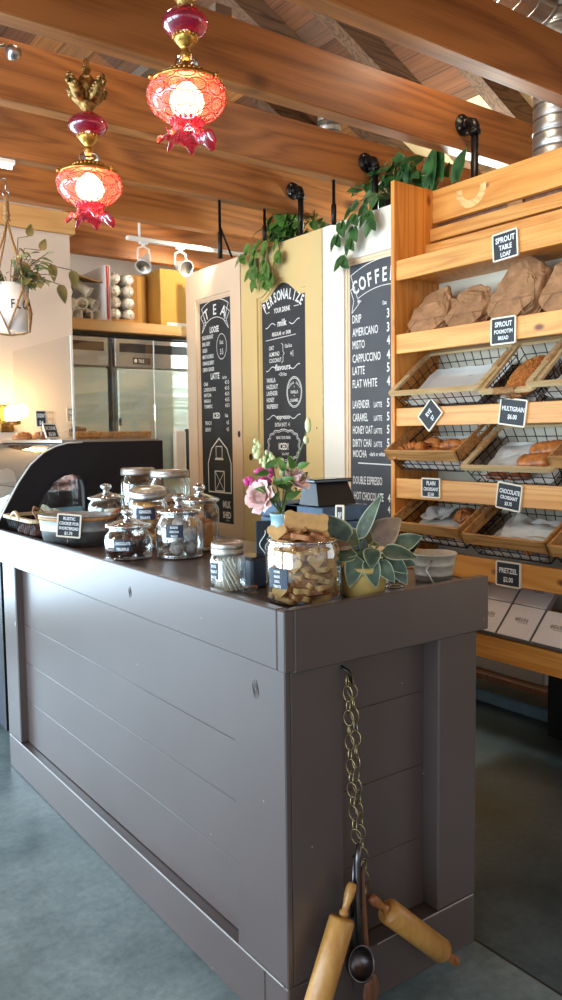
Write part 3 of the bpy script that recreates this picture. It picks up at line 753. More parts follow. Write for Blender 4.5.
for i, (a_, b_) in enumerate([('CHAI', '4.5 5'), ('LONDON FOG', '4.5 5'), ('MATCHA', '4.5 5'), ('MASALA', '4.5 5'), ('TURMERIC', '4.5 5')]):
    tx(m, a_, 4.690, 1.860-i*.0375, .033, 'L', .68, .018); tx(m, b_, 4.375, 1.860-i*.0375, .033, 'R', .78)
tx(m, 'ICED', yc, 1.640, .052, 'C', .78, .03); tx(m, '16oz', 4.43, 1.645, .034, 'L', .6)
for i, (a_, b_) in enumerate([('PEACH', '4.5'), ('BERRY', '4.5')]): tx(m, a_, 4.680, 1.598-i*.044, .036, 'L', .72); tx(m, b_, 4.385, 1.598-i*.044, .036, 'R', .7)
m_shift = 0
# barn
b0 = 1.148; o = lambda y_, z_: (4.510+y_*1.12, b0+z_*.97)
stroke(m, [o(.125, 0), o(.128, .20), o(.085, .30), o(0, .37), o(-.085, .30), o(-.128, .20), o(-.125, 0)], .009, True)
stroke(m, [o(.036, .235), o(.036, .315), o(-.032, .315), o(-.032, .235)], .006, True); stroke(m, [o(.046, .228), o(-.042, .228)], .012)
stroke(m, [o(.052, .01), o(.052, .145), o(-.052, .145), o(-.052, .01)], .007, True); stroke(m, [o(.05, .01), o(-.05, .143)], .005); stroke(m, [o(-.05, .01), o(.05, .143)], .005)
tx(m, 'MILK', 4.378, 1.050, .062, 'R', .70, .035); tx(m, 'SHED', 4.378, .982, .058, 'R', .70, .035); tx(m, 'est 2016', 4.40, .962, .016, 'R', .7)
m.build('lettering', 'chalk', cb)
k = MB(); k.ball((DX+.0005, 4.238, 1.533), 1, 14, (.003, .016, .022)); k.build('knob_hole', 'knot', t)
# 2: drinks
t, cb = menu_door(4.19, 3.395, 2.63, 'door_yellow', 'door_yellow', (3.995, 3.570, 1.340, 2.318), 'middle menu door, yellow cream, with an arched drinks board', True)
m = MB(); yc = 3.790
arc_text(m, 'PERSONALIZE', 3.782, 2.02, .292, .60, -.60, .082, .60, .03)
tx(m, 'YOUR DRINK', yc, 2.240, .040, 'C', .66, .022); stroke(m, [(yc+.16, 2.248), (yc+.125, 2.252)]); stroke(m, [(yc-.115, 2.258), (yc-.16, 2.258)])
def swash(m, s_, z_, size):
    tx(m, s_, yc, z_, size, 'C', .95, .018)
    for sg in (1, -1): stroke(m, [(yc+sg*(.070+.012*i), z_+.012+.012*sin(i*.65)*(1 if sg > 0 else -1)) for i in range(9)], .005)
swash(m, 'milk', 2.160, .055)
tx(m, 'REGULAR  or  SKIM', yc+.01, 2.108, .030, 'C', .72, .02); stroke(m, [(yc+.165, 2.088), (yc-.130, 2.098)])
for i, s_ in enumerate(['OAT', 'ALMOND', 'COCONUT']): tx(m, s_, 3.925, 2.028-i*.037, .034, 'L', .72)
stroke(m, [(3.80, 2.06), (3.785, 2.05), (3.785, 2.01), (3.772, 2.0), (3.785, 1.99), (3.785, 1.955), (3.80, 1.945)])
tx(m, '12oz/16oz', 3.765, 2.03, .030, 'L', .56); tx(m, '+1', 3.70, 1.975, .052, 'C', .6)
swash(m, 'flavours', 1.905, .050); tx(m, '+.75/16oz', yc, 1.870, .028, 'C', .7)
for i, s_ in enumerate(['VANILLA', 'HAZELNUT', 'LAVENDER', 'HONEY', 'RASPBERRY']): tx(m, s_, 3.955, 1.838-i*.039, .037, 'L', .62)
for r_ in (1, .91): stroke(m, [(3.680+.072*r_*cos(a), 1.770+.088*r_*sin(a)) for a in [2*PI*k/28 for k in range(28)]], .004, True)
arc_text(m, 'SUGAR FREE', 3.680, 1.755, .062, .9, -.9, .020, .8, .02); tx(m, 'VANILLA', 3.680, 1.762, .026, 'C', .7); tx(m, '+', 3.680, 1.792, .024, 'C'); tx(m, '+', 3.680, 1.740, .024, 'C'); tx(m, 'CARAMEL', 3.680, 1.714, .026, 'C', .7)
swash(m, 'espresso', 1.618, .040)
tx(m, 'EXTRA SHOT  +1', yc+.01, 1.574, .032, 'C', .62)
pts = []
for kx in range(14):      # scalloped cloud
    a0 = 2*PI*kx/14; a1_ = 2*PI*(kx+1)/14; c = ((a0+a1_)/2)
    for q in range(5):
        a = a0+(a1_-a0)*q/5; b = 1+.09*sin(PI*q/5); pts.append((yc+.150*b*(abs(cos(a))**.8)*(1 if cos(a) > 0 else -1), 1.462+.088*b*(abs(sin(a))**.8)*(1 if sin(a) > 0 else -1)))
stroke(m, pts, .005, True); stroke(m, [(yc+(a_-yc)*.93, 1.462+(b_-1.462)*.90) for a_, b_ in pts], .003, True)
tx(m, 'MAKE YOUR DRINK', yc, 1.500, .024, 'C', .66, .02); tx(m, 'ICED!', yc, 1.438, .054, 'C', .74, .03); tx(m, '16oz ONLY', yc-.02, 1.405, .022, 'C', .66)
# the lower part of that board
m.build('lettering', 'chalk', cb)
k = MB(); k.ball((DX+.0005, 4.108, 1.39), 1, 14, (.003, .020, .022)); k.ball((DX+.0002, 3.452, 1.56), 1, 8, (.002, .005, .005)); k.build('knob_hole', 'knot', t)
k = MB(); k.box((DX-.001, 3.3965, .6), (DX+.034, 3.401, 2.62)); k.build('worn_edge', 'edge_worn', t)
# 3: coffee
t, cb = menu_door(3.388, 2.60, 2.63, 'door_white', 'molding_cream', (3.191, 2.72, .95, 2.395), 'rightmost menu door, white with cream molding, with the coffee price board', boardcol='board_blue')
m = MB()
for i, ch in enumerate('COFFEE'):
    y_ = 3.138-i*.052; a = (y_-2.93)/.62; tx(m, ch, y_, 1.745+.58*cos(a)-.045, .096, 'C', .72, .024, rot=a)
for r_ in (.515, .650): stroke(m, [(2.93+r_*sin(a), 1.745+r_*cos(a)) for a in [(.40-.8*i/16) for i in range(17)]], .004)
for sg in (1, -1):
    B0 = (2.93+sg*.515*sin(.40), 1.745+.515*cos(.40)); B1 = (2.93+sg*.650*sin(.40), 1.745+.65*cos(.40))
    stroke(m, [B0, B1], .004); stroke(m, [B0, (B0[0]-sg*.03, B0[1]-.012), (B0[0]+sg*.045, B0[1]-.068), (B0[0]+sg*.03, B0[1]-.005), (B0[0]+sg*.055, B0[1]+.052), (B0[0]+sg*.02, B0[1]+.062)], .004)
    for q in range(5): stroke(m, [B0, (B0[0]-sg*(.03-.006*q), B0[1]-.012-.005*q)], .004)
rows = [('DRIP', '3', 2.098), ('AMERICANO', '3.5', 2.030), ('MISTO', '4', 1.965), ('CAPPUCCINO', '4.5', 1.895), ('LATTE', '5', 1.832), ('FLAT WHITE', '4.5', 1.764)]
for a_, b_, z_ in rows: tx(m, a_, 3.172, z_, .060, 'L', .56, .010); tx(m, b_[0], 2.915, z_, .064, 'L', .7, .022); tx(m, b_[1:], 2.88, z_+.02, .035, 'L', .6)
tx(m, '12oz', 2.945, 2.165, .026, 'L', .6, .03)
for a_, sub, b_, z_ in [('LAVENDER', 'LATTE', '5', 1.658), ('CARAMEL', 'LATTE', '5', 1.590), ('HONEY OAT', 'LATTE', '5', 1.525), ('DIRTY CHAI', 'LATTE', '5', 1.457)]:
    tx(m, a_, 3.172, z_, .058, 'L', .46, .010); tx(m, sub, 3.01, z_, .038, 'L', .56); tx(m, b_, 2.915, z_, .060, 'L', .7, .022)
tx(m, 'MOCHA', 3.172, 1.402, .054, 'L', .54, .010); tx(m, '-dark or white', 3.045, 1.410, .030, 'L', .66, .02)
stroke(m, [(3.13, 1.372), (2.83, 1.366)], .006)
tx(m, 'DOUBLE ESPRESSO', 3.172, 1.262, .058, 'L', .46, .010); tx(m, 'HOT CHOCOLATE', 3.165, 1.180, .058, 'L', .46, .010); tx(m, '4', 2.91, 1.18, .058, 'L', .7)
tx(m, 'STEAMER', 3.165, 1.125, .050, 'L', .5, .010); tx(m, '4', 2.91, 1.125, .05, 'L', .7)
m.build('lettering', 'chalk', cb)

# ------------------------------------------------------------------ bread shelf
SX = 2.52
t = thing('bread_shelf', (2.65, 1.8, 0), 'tall pine bread shelf with slanted crates of bread and chalk price signs', 'shelf')
MB().shape([[(2.51, .62), (2.795, .62), (2.795, 2.615), (2.51, 2.62)]], .022, facing_cam(2.588)).build('side_panel', 'pine_z', t)
MB().shape([[(2.51, .62), (2.795, .62), (2.795, 2.615), (2.51, 2.62)]], .022, facing_cam(1.10)).build('side_panel', 'pine_z', t)
MB().box((2.795, 1.08, .62), (2.812, 2.585, 2.30)).build('back_panel', 'back_panel', t)
MB().box((2.745, 1.11, 2.468), (2.775, 2.564, 2.612), bev=.002).build('header_board', 'pine_y', t)
# horseshoe mark on the header board
MB().shape([[(1.0*(.052)*cos(a)*1, .072*sin(a)-.0) for a in [PI*1.0+PI*k/14 for k in range(15)]]+[(.050, .065), (.030, .065)]+[(.030*cos(a), .045*sin(a)) for a in [2*PI-PI*k/14 for k in range(15)]]+[(-.030, .065), (-.050, .065)]], .001, facing_left(2.7449, 2.345, 2.535) @ Matrix.Identity(4)).build('horseshoe_mark', 'pine_pale', t) if False else None
m = MB(); hs = []
for i in range(19):
    a = -PI*1.12*i/18+PI*.06; hs.append((2.34-.082*cos(a), 2.562+.074*sin(a)))
for i in range(18):
    (a0, b0_), (a1, b1_) = hs[i], hs[i+1]; c0 = (2.34, 2.568); f = .60
    q = lambda p, s_: (2.7445, c0[0]+(p[0]-c0[0])*s_, c0[1]+(p[1]-c0[1])*s_)
    m.add([q(hs[i], f), q(hs[i], 1), q(hs[i+1], 1), q(hs[i+1], f)], [(0, 1, 2, 3)])
m.build('horseshoe_mark', 'pine_pale', t)
MB().box((2.730, 1.11, 2.385), (2.760, 2.564, 2.440), bev=.002).build('back_slat', 'pine_y', t)
MB().box((2.700, 1.11, 2.318), (2.722, 2.564, 2.366), bev=.002).build('back_slat', 'pine_y', t)
MB().box((2.790, 1.11, 2.30), (2.794, 2.564, 2.60)).build('upper_back', 'spoonwood', t)
for y in (2.13, 1.45):
    MB().box((2.776, y-.035, 2.30), (2.789, y+.035, 2.60), Matrix.Translation((0, y, 2.45)) @ Matrix.Rotation(-.35, 4, 'X') @ Matrix.Translation((0, -y, -2.45))).build('brace', 'tray_box', t)
rows = [(2.191, 2.277), (1.873, 1.958), (1.555, 1.634), (1.236, 1.324), (.927, 1.019), (.614, .708)]
for a, b in rows: MB().box((SX, 1.112, a), (SX+.019, 2.575, b), bev=.002).build('front_board', 'pine_y', t)
for z in (2.215, 1.951, 1.575, 1.256, .947): MB().box((SX+.02, 1.112, z-.010), (2.794, 2.575, z)).build('shelf_deck', 'pine_z', t)
MB().box((SX+.02, 1.112, .622), (3.30, 2.575, .640)).build('base_deck', 'pine_z', t)
# sloped deck under the pastry cartons
MB().add([(2.545, 1.112, .690), (3.02, 1.112, .845), (3.02, 2.575, .845), (2.545, 2.575, .690), (2.545, 1.112, .680), (3.02, 1.112, .835), (3.02, 2.575, .835), (2.545, 2.575, .680)], [(0, 1, 2, 3), (7, 6, 5, 4), (4, 5, 1, 0), (5, 6, 2, 1), (6, 7, 3, 2), (7, 4, 0, 3)]).build('sloped_deck', 'pine_pale', t) if False else None
# black legs and the low shelf under it
MB().box((3.345, 2.235, .01), (3.44, 2.34, .62)).build('leg', 'black_leg', t)
MB().box((3.345, 1.15, .01), (3.44, 1.25, .62)).build('leg', 'black_leg', t)
MB().box((3.345, 3.1, .01), (3.44, 3.2, .62)).build('leg', 'black_leg', t)
MB().box((3.345, 1.15, .575), (3.46, 3.2, .6215)).build('rail', 'black_leg', t)
MB().lathe([(0, .0), (.016, .0), (.016, .012), (.01, .016)], (3.39, 2.29, 0), 12).build('foot', 'steel', t)
MB().box((3.36, 1.16, .195), (3.95, 3.19, .222)).build('low_shelf', 'spoonwood', t)
t = MB().box((3.43, 2.42, .2235), (3.80, 3.05, .42), bev=.004).build('storage_carton', 'box_edge', origin=(3.5, 2.7, .2235)); tag(t, 'dull grey carton on the low shelf beneath the bread shelf', 'box')
MB().text('CAFE', .05, (3.4295, 2.80, .33), YA, ZA, 'L').build('printing', 'black_leg', t)
tag(MB().box((3.50, 2.0, .002), (3.72, 3.3, .075), bev=.01).build('floor_light_strip', 'blue_pale', origin=(3.6, 2.6, .002)), 'long pale blue strip of light on the floor behind the black shelf legs', 'floor light')  # pale blue box standing in for light on the floor

def price_sign(y, z, rot, lines, label, w=.118, h=.105, x=2.5185):
    t = thing('price_sign', (x, y, z), label, 'sign', 'chalk price signs on the bread shelf')
    R = Matrix.Translation((x, y, z)) @ Matrix.Rotation(rot, 4, 'X')
    F = R @ facing_left(0)
    MB().shape([rrect(-w/2, -h/2, w/2, h/2, .006, 2), [(-w/2+.006, -h/2+.006), (-w/2+.006, h/2-.006), (w/2-.006, h/2-.006), (w/2-.006, -h/2+.006)]], .008, F).build('frame', 'sign_frame', t)
    b = MB().shape([[(-w/2+.005, -h/2+.005), (w/2-.005, -h/2+.005), (w/2-.005, h/2-.005), (-w/2+.005, h/2-.005)]], .005, F).build('blackboard', 'board', t)
    m = MB()
    for (s_, yy, sz, xs) in lines:
        vs, fs = text_geo(s_, .03); x0 = min(v[0] for v in vs); x1 = max(v[0] for v in vs); q = min(xs, (w-.022)/((x1-x0)*sz))
        m.add([((v[0]-(x0+x1)/2)*sz*q, yy+v[1]*sz, .0056) for v in vs], fs, False, F)
    m.build('lettering', 'chalk', b)
price_sign(1.975, 2.228, -.06, [('SPROUT', .014, .030, .8), ('TABLE', -.014, .026, .8), ('LOAF', -.040, .024, .8)], 'chalk sign reading sprout table loaf on the highest board')
price_sign(1.98, 1.910, 0, [('SPROUT', .016, .027, .8), ('POKMOTIM', -.010, .021, .8), ('BREAD', -.034, .020, .8)], 'chalk sign on the board under the paper bags of bread')
price_sign(2.355, 1.60, -.80, [('RYE', .004, .026, .8), ('$7', -.026, .024, .8)], 'tilted diamond chalk sign reading rye', .112, .095)
price_sign(1.932, 1.598, .13, [('MULTIGRAIN', .004, .024, .8), ('$6.00', -.026, .024, .8)], 'chalk sign reading multigrain, slightly tilted', .125, .105)
price_sign(2.350, 1.290, 0, [('PLAIN', .012, .024, .8), ('CROISSANT', -.012, .020, .8), ('$3.00', -.034, .020, .8)], 'small chalk sign reading plain croissant', .108, .085)
price_sign(1.945, 1.275, .12, [('CHOCOLATE', .010, .024, .8), ('CROISSANT', -.012, .019, .8), ('$3.75', -.035, .019, .8)], 'chalk sign reading chocolate croissant, slightly tilted', .118, .105)
price_sign(1.945, .972, .0, [('PRETZEL', .004, .028, .8), ('$2.00', -.030, .026, .8)], 'chalk sign reading pretzel above the white cartons', .118, .100)

# ------------------------------------------------------------------ slanted trays
def tray(yl, yr, z, dep, tilt, style, label, x=2.458, depth_w=.088, yaw=0, handles='side', short=False):
    """yl..yr along Y, front rim at height z; local frame: u = to the right (-Y), v = up the slope, w = out of the tray"""
    t = thing('bread_tray', (x, (yl+yr)/2, z), label, 'tray', 'slanted wire bread trays')
    W = yl-yr
    ct, st = cos(tilt), sin(tilt)
    # columns: u -> -Y, v -> (ct X, st Z), w -> (-st X, ct Z)
    F = Matrix.Translation((x, (yl+yr)/2, z)) @ Matrix.Rotation(yaw, 4, 'Z') @ Matrix(((0, ct, -st, 0), (-1, 0, 0, 0), (0, st, ct, 0), (0, 0, 0, 1)))
    h = W/2
    if style == 'box':
        m = MB(); bh = .050; th = .010
        m.box((-h, 0, -bh+.01), (h, th, .01), F, .0015)
        fr = m.build('front_rail', 'tray_box', t)
        MB().box((-h, dep-th, -bh+.01), (h, dep, .01), F).build('back_rail', 'tray_box', t)
        for sg in (-1, 1):
            x0, x1 = (-h, -h+th) if sg < 0 else (h-th, h)
            hole = rrect(dep*.50, -.022, dep*.80, -.002, .009)
            Fs = F @ Matrix(((0, 0, 1, x0), (1, 0, 0, 0), (0, 1, 0, 0), (0, 0, 0, 1)))
            MB().shape([[(0, -bh+.01), (dep, -bh+.01), (dep, .010), (0, .010)], hole], th, Fs).build('side_rail', 'tray_box', t)
        ins = .012; top = -bh+.012
    else:
        fw = .026
        outer = rrect(-h, 0, h, dep, .028); inner = rrect(-h+fw, fw*.9, h-fw, dep-fw*.9, .014)
        m = MB()
        loops = [outer, inner]
        if short: loops.append(rrect(-.05, .004, .05, .011, .003))
        m.shape(loops, .012, F @ Matrix.Translation((0, 0, -.006)))
        m.build('rim', 'tray_rim', t)
        segs = []
        if short: segs = [((-.045, .011), (.045, .011))]
        else: segs = [((-h+fw/2, dep*.45), (-h+fw/2, dep*.78)), ((h-fw/2, dep*.45), (h-fw/2, dep*.78))]
        for a, b in segs:
            m = MB(); nn = 13
            for i in range(nn):
                u = a[0]+(b[0]-a[0])*i/(nn-1); v = a[1]+(b[1]-a[1])*i/(nn-1)
                if short: P = [(u, v+.014*cos(q), .010*sin(q)) for q in [2*PI*k/10 for k in range(10)]]
                else: P = [(u+.016*cos(q), v, .010*sin(q)) for q in [2*PI*k/10 for k in range(10)]]
                m.tube(P, .0042, 5, True, T=F)
            m.build('rope_grip', 'rope', t)
        ins = .018; top = -.006
    # wire basket
    m = MB(); D = -depth_w-(.018 if style == 'box' else 0); r = .0021; bi = ins+.016
    def lerp3(a, b, f): return tuple(a[i]+(b[i]-a[i])*f for i in range(3))
    c_top = [(-h+ins, ins, top), (h-ins, ins, top), (h-ins, dep-ins, top), (-h+ins, dep-ins, top)]
    c_bot = [(-h+bi, bi, D), (h-bi, bi, D), (h-bi, dep-bi, D), (-h+bi, dep-bi, D)]
    for f in (0, .5, 1):
        q = [lerp3(a, b, f) for a, b in zip(c_top, c_bot)]
        for i in range(4): m.tube([q[i], q[(i+1) % 4]], r*(1.5 if f != .5 else 1), 5, cap=False, T=F)
    sp = .046
    for i in range(4):
        a, b, c, d = c_top[i], c_top[(i+1) % 4], c_bot[i], c_bot[(i+1) % 4]
        n = max(2, int((Vector(b)-Vector(a)).length/sp))
        for k in range(n+1): m.tube([lerp3(a, b, k/n), lerp3(c, d, k/n)], r, 5, cap=False, T=F)
    nu = int((W-2*bi)/sp); nv = int((dep-2*bi)/sp)
    for k in range(1, nu): m.tube([lerp3(c_bot[0], c_bot[1], k/nu), lerp3(c_bot[3], c_bot[2], k/nu)], r, 5, cap=False, T=F)
    for k in range(1, nv): m.tube([lerp3(c_bot[0], c_bot[3], k/nv), lerp3(c_bot[1], c_bot[2], k/nv)], r, 5, cap=False, T=F)
    m.build('wire_basket', 'wire', t)
    # liner paper with crinkles
    m = MB(); nx, ny = 14, 10; vs = []; fs = []; ph = rnd.random()*9
    for j in range(ny+1):
        for i in range(nx+1):
            u = -h+bi+.006+(W-2*bi-.012)*i/nx; v = bi+.006+(dep-2*bi-.012)*j/ny
            e = max(abs(i/nx-.5), abs(j/ny-.5))*2; w = D+.004+.004*noise.noise(Vector((u*22, v*22, ph)))
            if e > .86: w += .016*(1-.4*noise.noise(Vector((u*30, v*30, ph+3)))) if (i in (0, nx) or j == ny) else (0 if j < 2 else .008)
            vs.append((u, v, w))
    for j in range(ny):
        for i in range(nx): a = j*(nx+1)+i; fs.append((a, a+1, a+nx+2, a+nx+1))
    m.add(vs, fs, True, F); m.build('paper_liner', 'paper', t)
    return t, F, D+.010, W, dep
TL = .335
t1 = tray(2.562, 2.055, 1.690, TL, .64, 'rim', 'empty paper-lined tray with rope grips at the left end, under the bread bags')
t2 = tray(2.065, 1.800, 1.672, TL, .70, 'rim', 'narrow tray holding one seeded loaf, rope grip in front', short=True)
t3 = tray(1.845, 1.33, 1.688, TL, .66, 'rim', 'pale rimmed tray cut by the right edge, in the row of the seeded loaf')
t4 = tray(2.575, 2.165, 1.440, .30, .56, 'box', 'wooden crate tray with croissants, left end of the second tray row')
t5 = tray(2.152, 1.715, 1.378, .32, .60, 'rim', 'pale rimmed tray with two ridged rolls on white paper')
t6 = tray(1.735, 1.30, 1.425, .30, .56, 'box', 'wooden crate tray cut by the right edge, beside the tray of rolls')
t7 = tray(2.560, 2.142, 1.128, .30, .52, 'box', 'lowest left crate tray with a scored bun on paper', yaw=-.03)
t8 = tray(2.134, 1.742, 1.112, .30, .52, 'box', 'lowest middle crate tray with crumpled paper, beside the scored bun tray')
t9 = tray(1.732, 1.32, 1.105, .30, .52, 'box', 'lowest crate tray cut by the right edge')

def put(F, D, u, v, h=0, rz=0, sc=1): return F @ Matrix.Translation((u, v, D+h)) @ Matrix.Rotation(rz, 4, 'Z') @ Matrix.Scale(sc, 4)
# croissant: segmented crescent
def croissant(T, label, group, L=.14, R=.031, mat='croissant', straight=False):
    m = MB(); N = 30; vs = []; fs = []; seg = 14
    for i in range(N+1):
        f = i/N; s_ = f*2-1; a = s_*(.25 if straight else 1.0)
        if straight: c = Vector((s_*L/2, .0, R*.75))
        else: rr = L*.52; c = Vector((rr*sin(a), rr*(cos(a)-.75), R*.8))
        base = R*(1-abs(s_)**2.2)**.6 if not straight else R*(1-abs(s_)**6)**.5
        ridge = 1-.26*((f*7) % 1) if not straight else 1-.1*((f*6) % 1)
        rad = max(base*ridge, .0025)
        d = Vector((cos(a), -sin(a), 0)) if not straight else Vector((1, 0, 0)); w = Vector((d.y, -d.x, 0))
        for k in range(seg):
            q = 2*PI*k/seg; vs.append(c+w*(rad*(1.25 if straight else 1)*cos(q))+Vector((0, 0, 1))*(rad*.85*sin(q)))
    for i in range(N):
        for k in range(seg): fs.append((i*seg+k, (i+1)*seg+k, (i+1)*seg+(k+1) % seg, i*seg+(k+1) % seg))
    m.add(vs, fs, True, T); o = T.translation
    return tag(m.build('croissant' if not straight else 'chocolate_croissant', mat, origin=tuple(o)), label, 'pastry', group)
t, F, D, W, dep = t4
spots = [(-.135, .10, .0, .3, 'croissant at the left side of the crate tray'), (-.065, .145, .004, -.4, 'croissant at the back of the crate tray, on top of the heap'), (-.02, .07, 0, .5, 'croissant at the front middle of the crate tray'),
         (.055, .13, .006, .1, 'darkest croissant towards the right of the crate tray'), (.12, .08, 0, -.5, 'croissant in the right front corner of the crate tray'), (-.14, .055, .030, 1.2, 'croissant behind the wires at the front left'), (.125, .15, .0, .7, 'croissant at the right back of the crate tray'),
         (-.075, .065, .028, -1.0, 'croissant lying over the front row, left of centre')]
for u, v, h, rz, lb in spots: croissant(put(F, D, u, v, h+.012, rz), lb, 'plain croissants')
t, F, D, W, dep = t5
croissant(put(F, D, .085, .175, .030, .25, 1.15), 'upper ridged roll on the white paper, with a sugary shine', 'ridged rolls', .12, .028, straight=True)
croissant(put(F, D, .075, .095, .030, .15, 1.15), 'lower ridged roll on the white paper', 'ridged rolls', .12, .028, straight=True)
croissant(put(F, D, -.09, .050, 0, 0, 1), 'flat dark pastry at the front of the rolls tray, left end', 'flat dark pastries', .10, .016, 'darkpastry', True)
croissant(put(F, D, .015, .052, 0, .1, 1), 'flat dark pastry at the front of the rolls tray, next to the ridged rolls', 'flat dark pastries', .10, .016, 'darkpastry', True)
# scored bun and low pastries
def bun(T, label, group, R=.05, mat='croissant', arms=5):
    m = MB()
    m.lathe([(0, 0), (R*.9, 0), (R, .010), (R*.93, .022), (R*.6, .034), (0, .038)], seg=30, T=T, fn=lambda r, z, a, i: (r*(1+.05*cos(arms*a)), z*(1-.35*max(0, cos(arms*a))**6 if 0 < r else 1)))
    for k in range(arms):
        a = 2*PI*k/arms; m.tube([(0, 0, .040), (R*.5*cos(a), R*.5*sin(a), .036), (R*.92*cos(a), R*.92*sin(a), .018)], [.006, .005, .003], 6, T=T)
    return tag(m.build('bun', mat, origin=tuple(T.translation)), label, 'pastry', group)
def low_row(tr, n, lbs, group, mats=('croissant', 'darkpastry')):
    t, F, D, W, dep = tr
    for i in range(n):
        u = -W/2+.06+(W-.12)*i/(n-1); croissant(put(F, D, u, .050+.006*(i % 2), .002, rnd.uniform(-.5, .5)), lbs[i], group, .115, .027, mats[0])
t, F, D, W, dep = t7
bun(put(F, D, .085, .170, .035), 'round scored bun on the crumpled paper of the lowest left tray', None)
pos = ['at the left end', 'left of the middle', 'right of the middle', 'at the right end']
low_row(t7, 4, ['pastry behind the wires of the lowest left tray, '+p for p in pos], 'pastries behind the wires of the lowest left tray')
t, F, D, W, dep = t8
low_row(t8, 4, ['pastry behind the wires of the lowest middle tray, '+p for p in pos], 'pastries behind the wires of the lowest middle tray')
# crumpled sheets
def crumple(T, w, h, label, amp=.03):
    m = MB(); n = 12; vs = []; fs = []; ph = rnd.random()*20
    for j in range(n+1):
        for i in range(n+1):
            u, v = w*(i/n-.5), h*(j/n-.5); z = amp*abs(noise.noise(Vector((u*14, v*14, ph))))*2+amp*.6*(abs(i/n-.5)*2)**3
            vs.append((u, v, z+.004))
    for j in range(n):
        for i in range(n): a = j*(n+1)+i; fs.append((a, a+1, a+n+2, a+n+1))
    m.add(vs, fs, False, T); return tag(m.build('paper_sheet', 'paper', origin=tuple(T.translation)), label, 'paper')
t, F, D, W, dep = t8; crumple(put(F, D, .03, .165, .012), .26, .16, 'crumpled white paper sheet in the lowest middle tray', .022)
t, F, D, W, dep = t7; crumple(put(F, D, -.10, .205, .012, .2), .15, .10, 'crumpled white paper sheet behind the scored bun', .022)
t, F, D, W, dep = t5; crumple(put(F, D, -.06, .18, .006, .1), .24, .16, 'creased white paper sheet beside the ridged rolls', .008)
# seeded loaf
t, F, D, W, dep = t2
m = MB(); T = put(F, D, 0, .150, .030); vs = []
m.ball((0, 0, 0), 1, 30, (.070, .125, .042), .10, T=T)
lf = tag(m.build('seeded_loaf', 'bread_crust', origin=tuple(T.translation)), 'long brown loaf crusted with seeds in the narrow tray', 'bread')
m = MB()
for k in range(420):
    a = rnd.uniform(0, 2*PI); e = math.asin(rnd.uniform(.05, 1)); d = Vector((cos(e)*cos(a)*.071, cos(e)*sin(a)*.127, sin(e)*.044))
    m.ball(d, 1, 4, (.0022, .0060, .0020), T=T @ Matrix.Rotation(0, 4, 'Z'), smooth=False)
lo = m.build('seed_crust', 'cookie', lf); lo['kind'] = 'stuff'

# paper bags of bread on the second tier
def bread_bag(y, w, h, L, label, x=2.541, z=1.953, rz=0, seed=1):
    T = Matrix.Translation((x, y, z)) @ Matrix.Rotation(rz, 4, 'Z')
    m = MB(); vs = []; fs = []; N = 20; n = 28
    ts = [i/N for i in range(N+1)]
    for i, f in enumerate(ts):
        hh = h*(.62+.38*min(1, f/.30)) if f < .3 else h*(1-.62*((f-.3)/.7)**1.5); ww = w*(.86+.14*min(1, f/.25))*(1-.25*max(0, f-.4)/.6)
        fx = -.0 + f*L
        for k in range(n):
            a = 2*PI*k/n+.12; ca, sa = cos(a), sin(a); pw = .5
            yy = (abs(ca)**pw)*(1 if ca > 0 else -1)*ww/2; zz = hh/2+(abs(sa)**pw)*(1 if sa > 0 else -1)*hh/2
            if zz > hh*.55: yy *= 1-.42*(zz/hh-.55)/.45
            if zz < hh*.36: yy *= 1-(.38*(1-f)**2)*(1-zz/(hh*.36))
            sl = (1-f)**1.5*(-.018+.065*zz/hh)    # the bottom of the bag faces out and leans back
            p = Vector((fx+sl+.02, -yy, zz)); q = .024 if .04 < f < .97 else .008
            dn = noise.noise(Vector((p.x*17, p.y*17, p.z*17))+Vector((seed*9, 0, 0)))+.6*noise.noise(p*42+Vector((seed, 4, 0)))
            p += Vector((0, dn*q*(1 if yy > 0 else -1), abs(dn)*q*1.1 if zz > .02 else 0)); vs.append(p)
    for i in range(N):
        for k in range(n): fs.append((i*n+k, i*n+(k+1) % n, (i+1)*n+(k+1) % n, (i+1)*n+k))
    c0 = len(vs); vs.append(Vector((vs[0].x-.0, 0, h*.30))); vs[c0].x = .02-.018+.065*.30/.62
    for k in range(n): fs.append((c0, (k+1) % n, k))
    fs.append(tuple(N*n+k for k in range(n)))
    m.add(vs, fs, False, T)
    b = tag(m.build('bread_bag', 'kraft', origin=(x, y, z)), label, 'bag', 'paper bags of bread')
    m = MB()   # fold lines of the bag bottom
    fr = [vs[k] for k in range(n)]
    yl_, yr_ = max(v.y for v in fr), min(v.y for v in fr)
    xf = lambda zz: -.002+.065*zz/(h*.62)
    m.tube([(xf(h*.3), yl_*.96, h*.34), (xf(h*.3), yr_*.96, h*.34)], .0016, 5, T=T)
    m.tube([(xf(h*.3), yl_*.5, h*.34), (xf(0)+.002, yl_*.9, .008)], .0014, 5, T=T); m.tube([(xf(h*.3), yr_*.5, h*.34), (xf(0)+.002, yr_*.9, .008)], .0014, 5, T=T)
    m.build('bottom_fold', 'kraft', b)
bread_bag(2.435, .215, .185, .23, 'leftmost paper bag of bread, against the side panel', seed=1, rz=.1)
bread_bag(2.225, .205, .175, .23, 'second paper bag of bread from the side panel', seed=2, rz=.12)
bread_bag(2.005, .255, .245, .24, 'tallest paper bag of bread, directly above the sprout sign', seed=3, rz=-.06)
bread_bag(1.745, .265, .225, .24, 'paper bag of bread at the right edge of the photo', seed=4, rz=.05)
bread_bag(1.46, .24, .17, .22, 'paper bag of bread just beyond the right edge', seed=5)

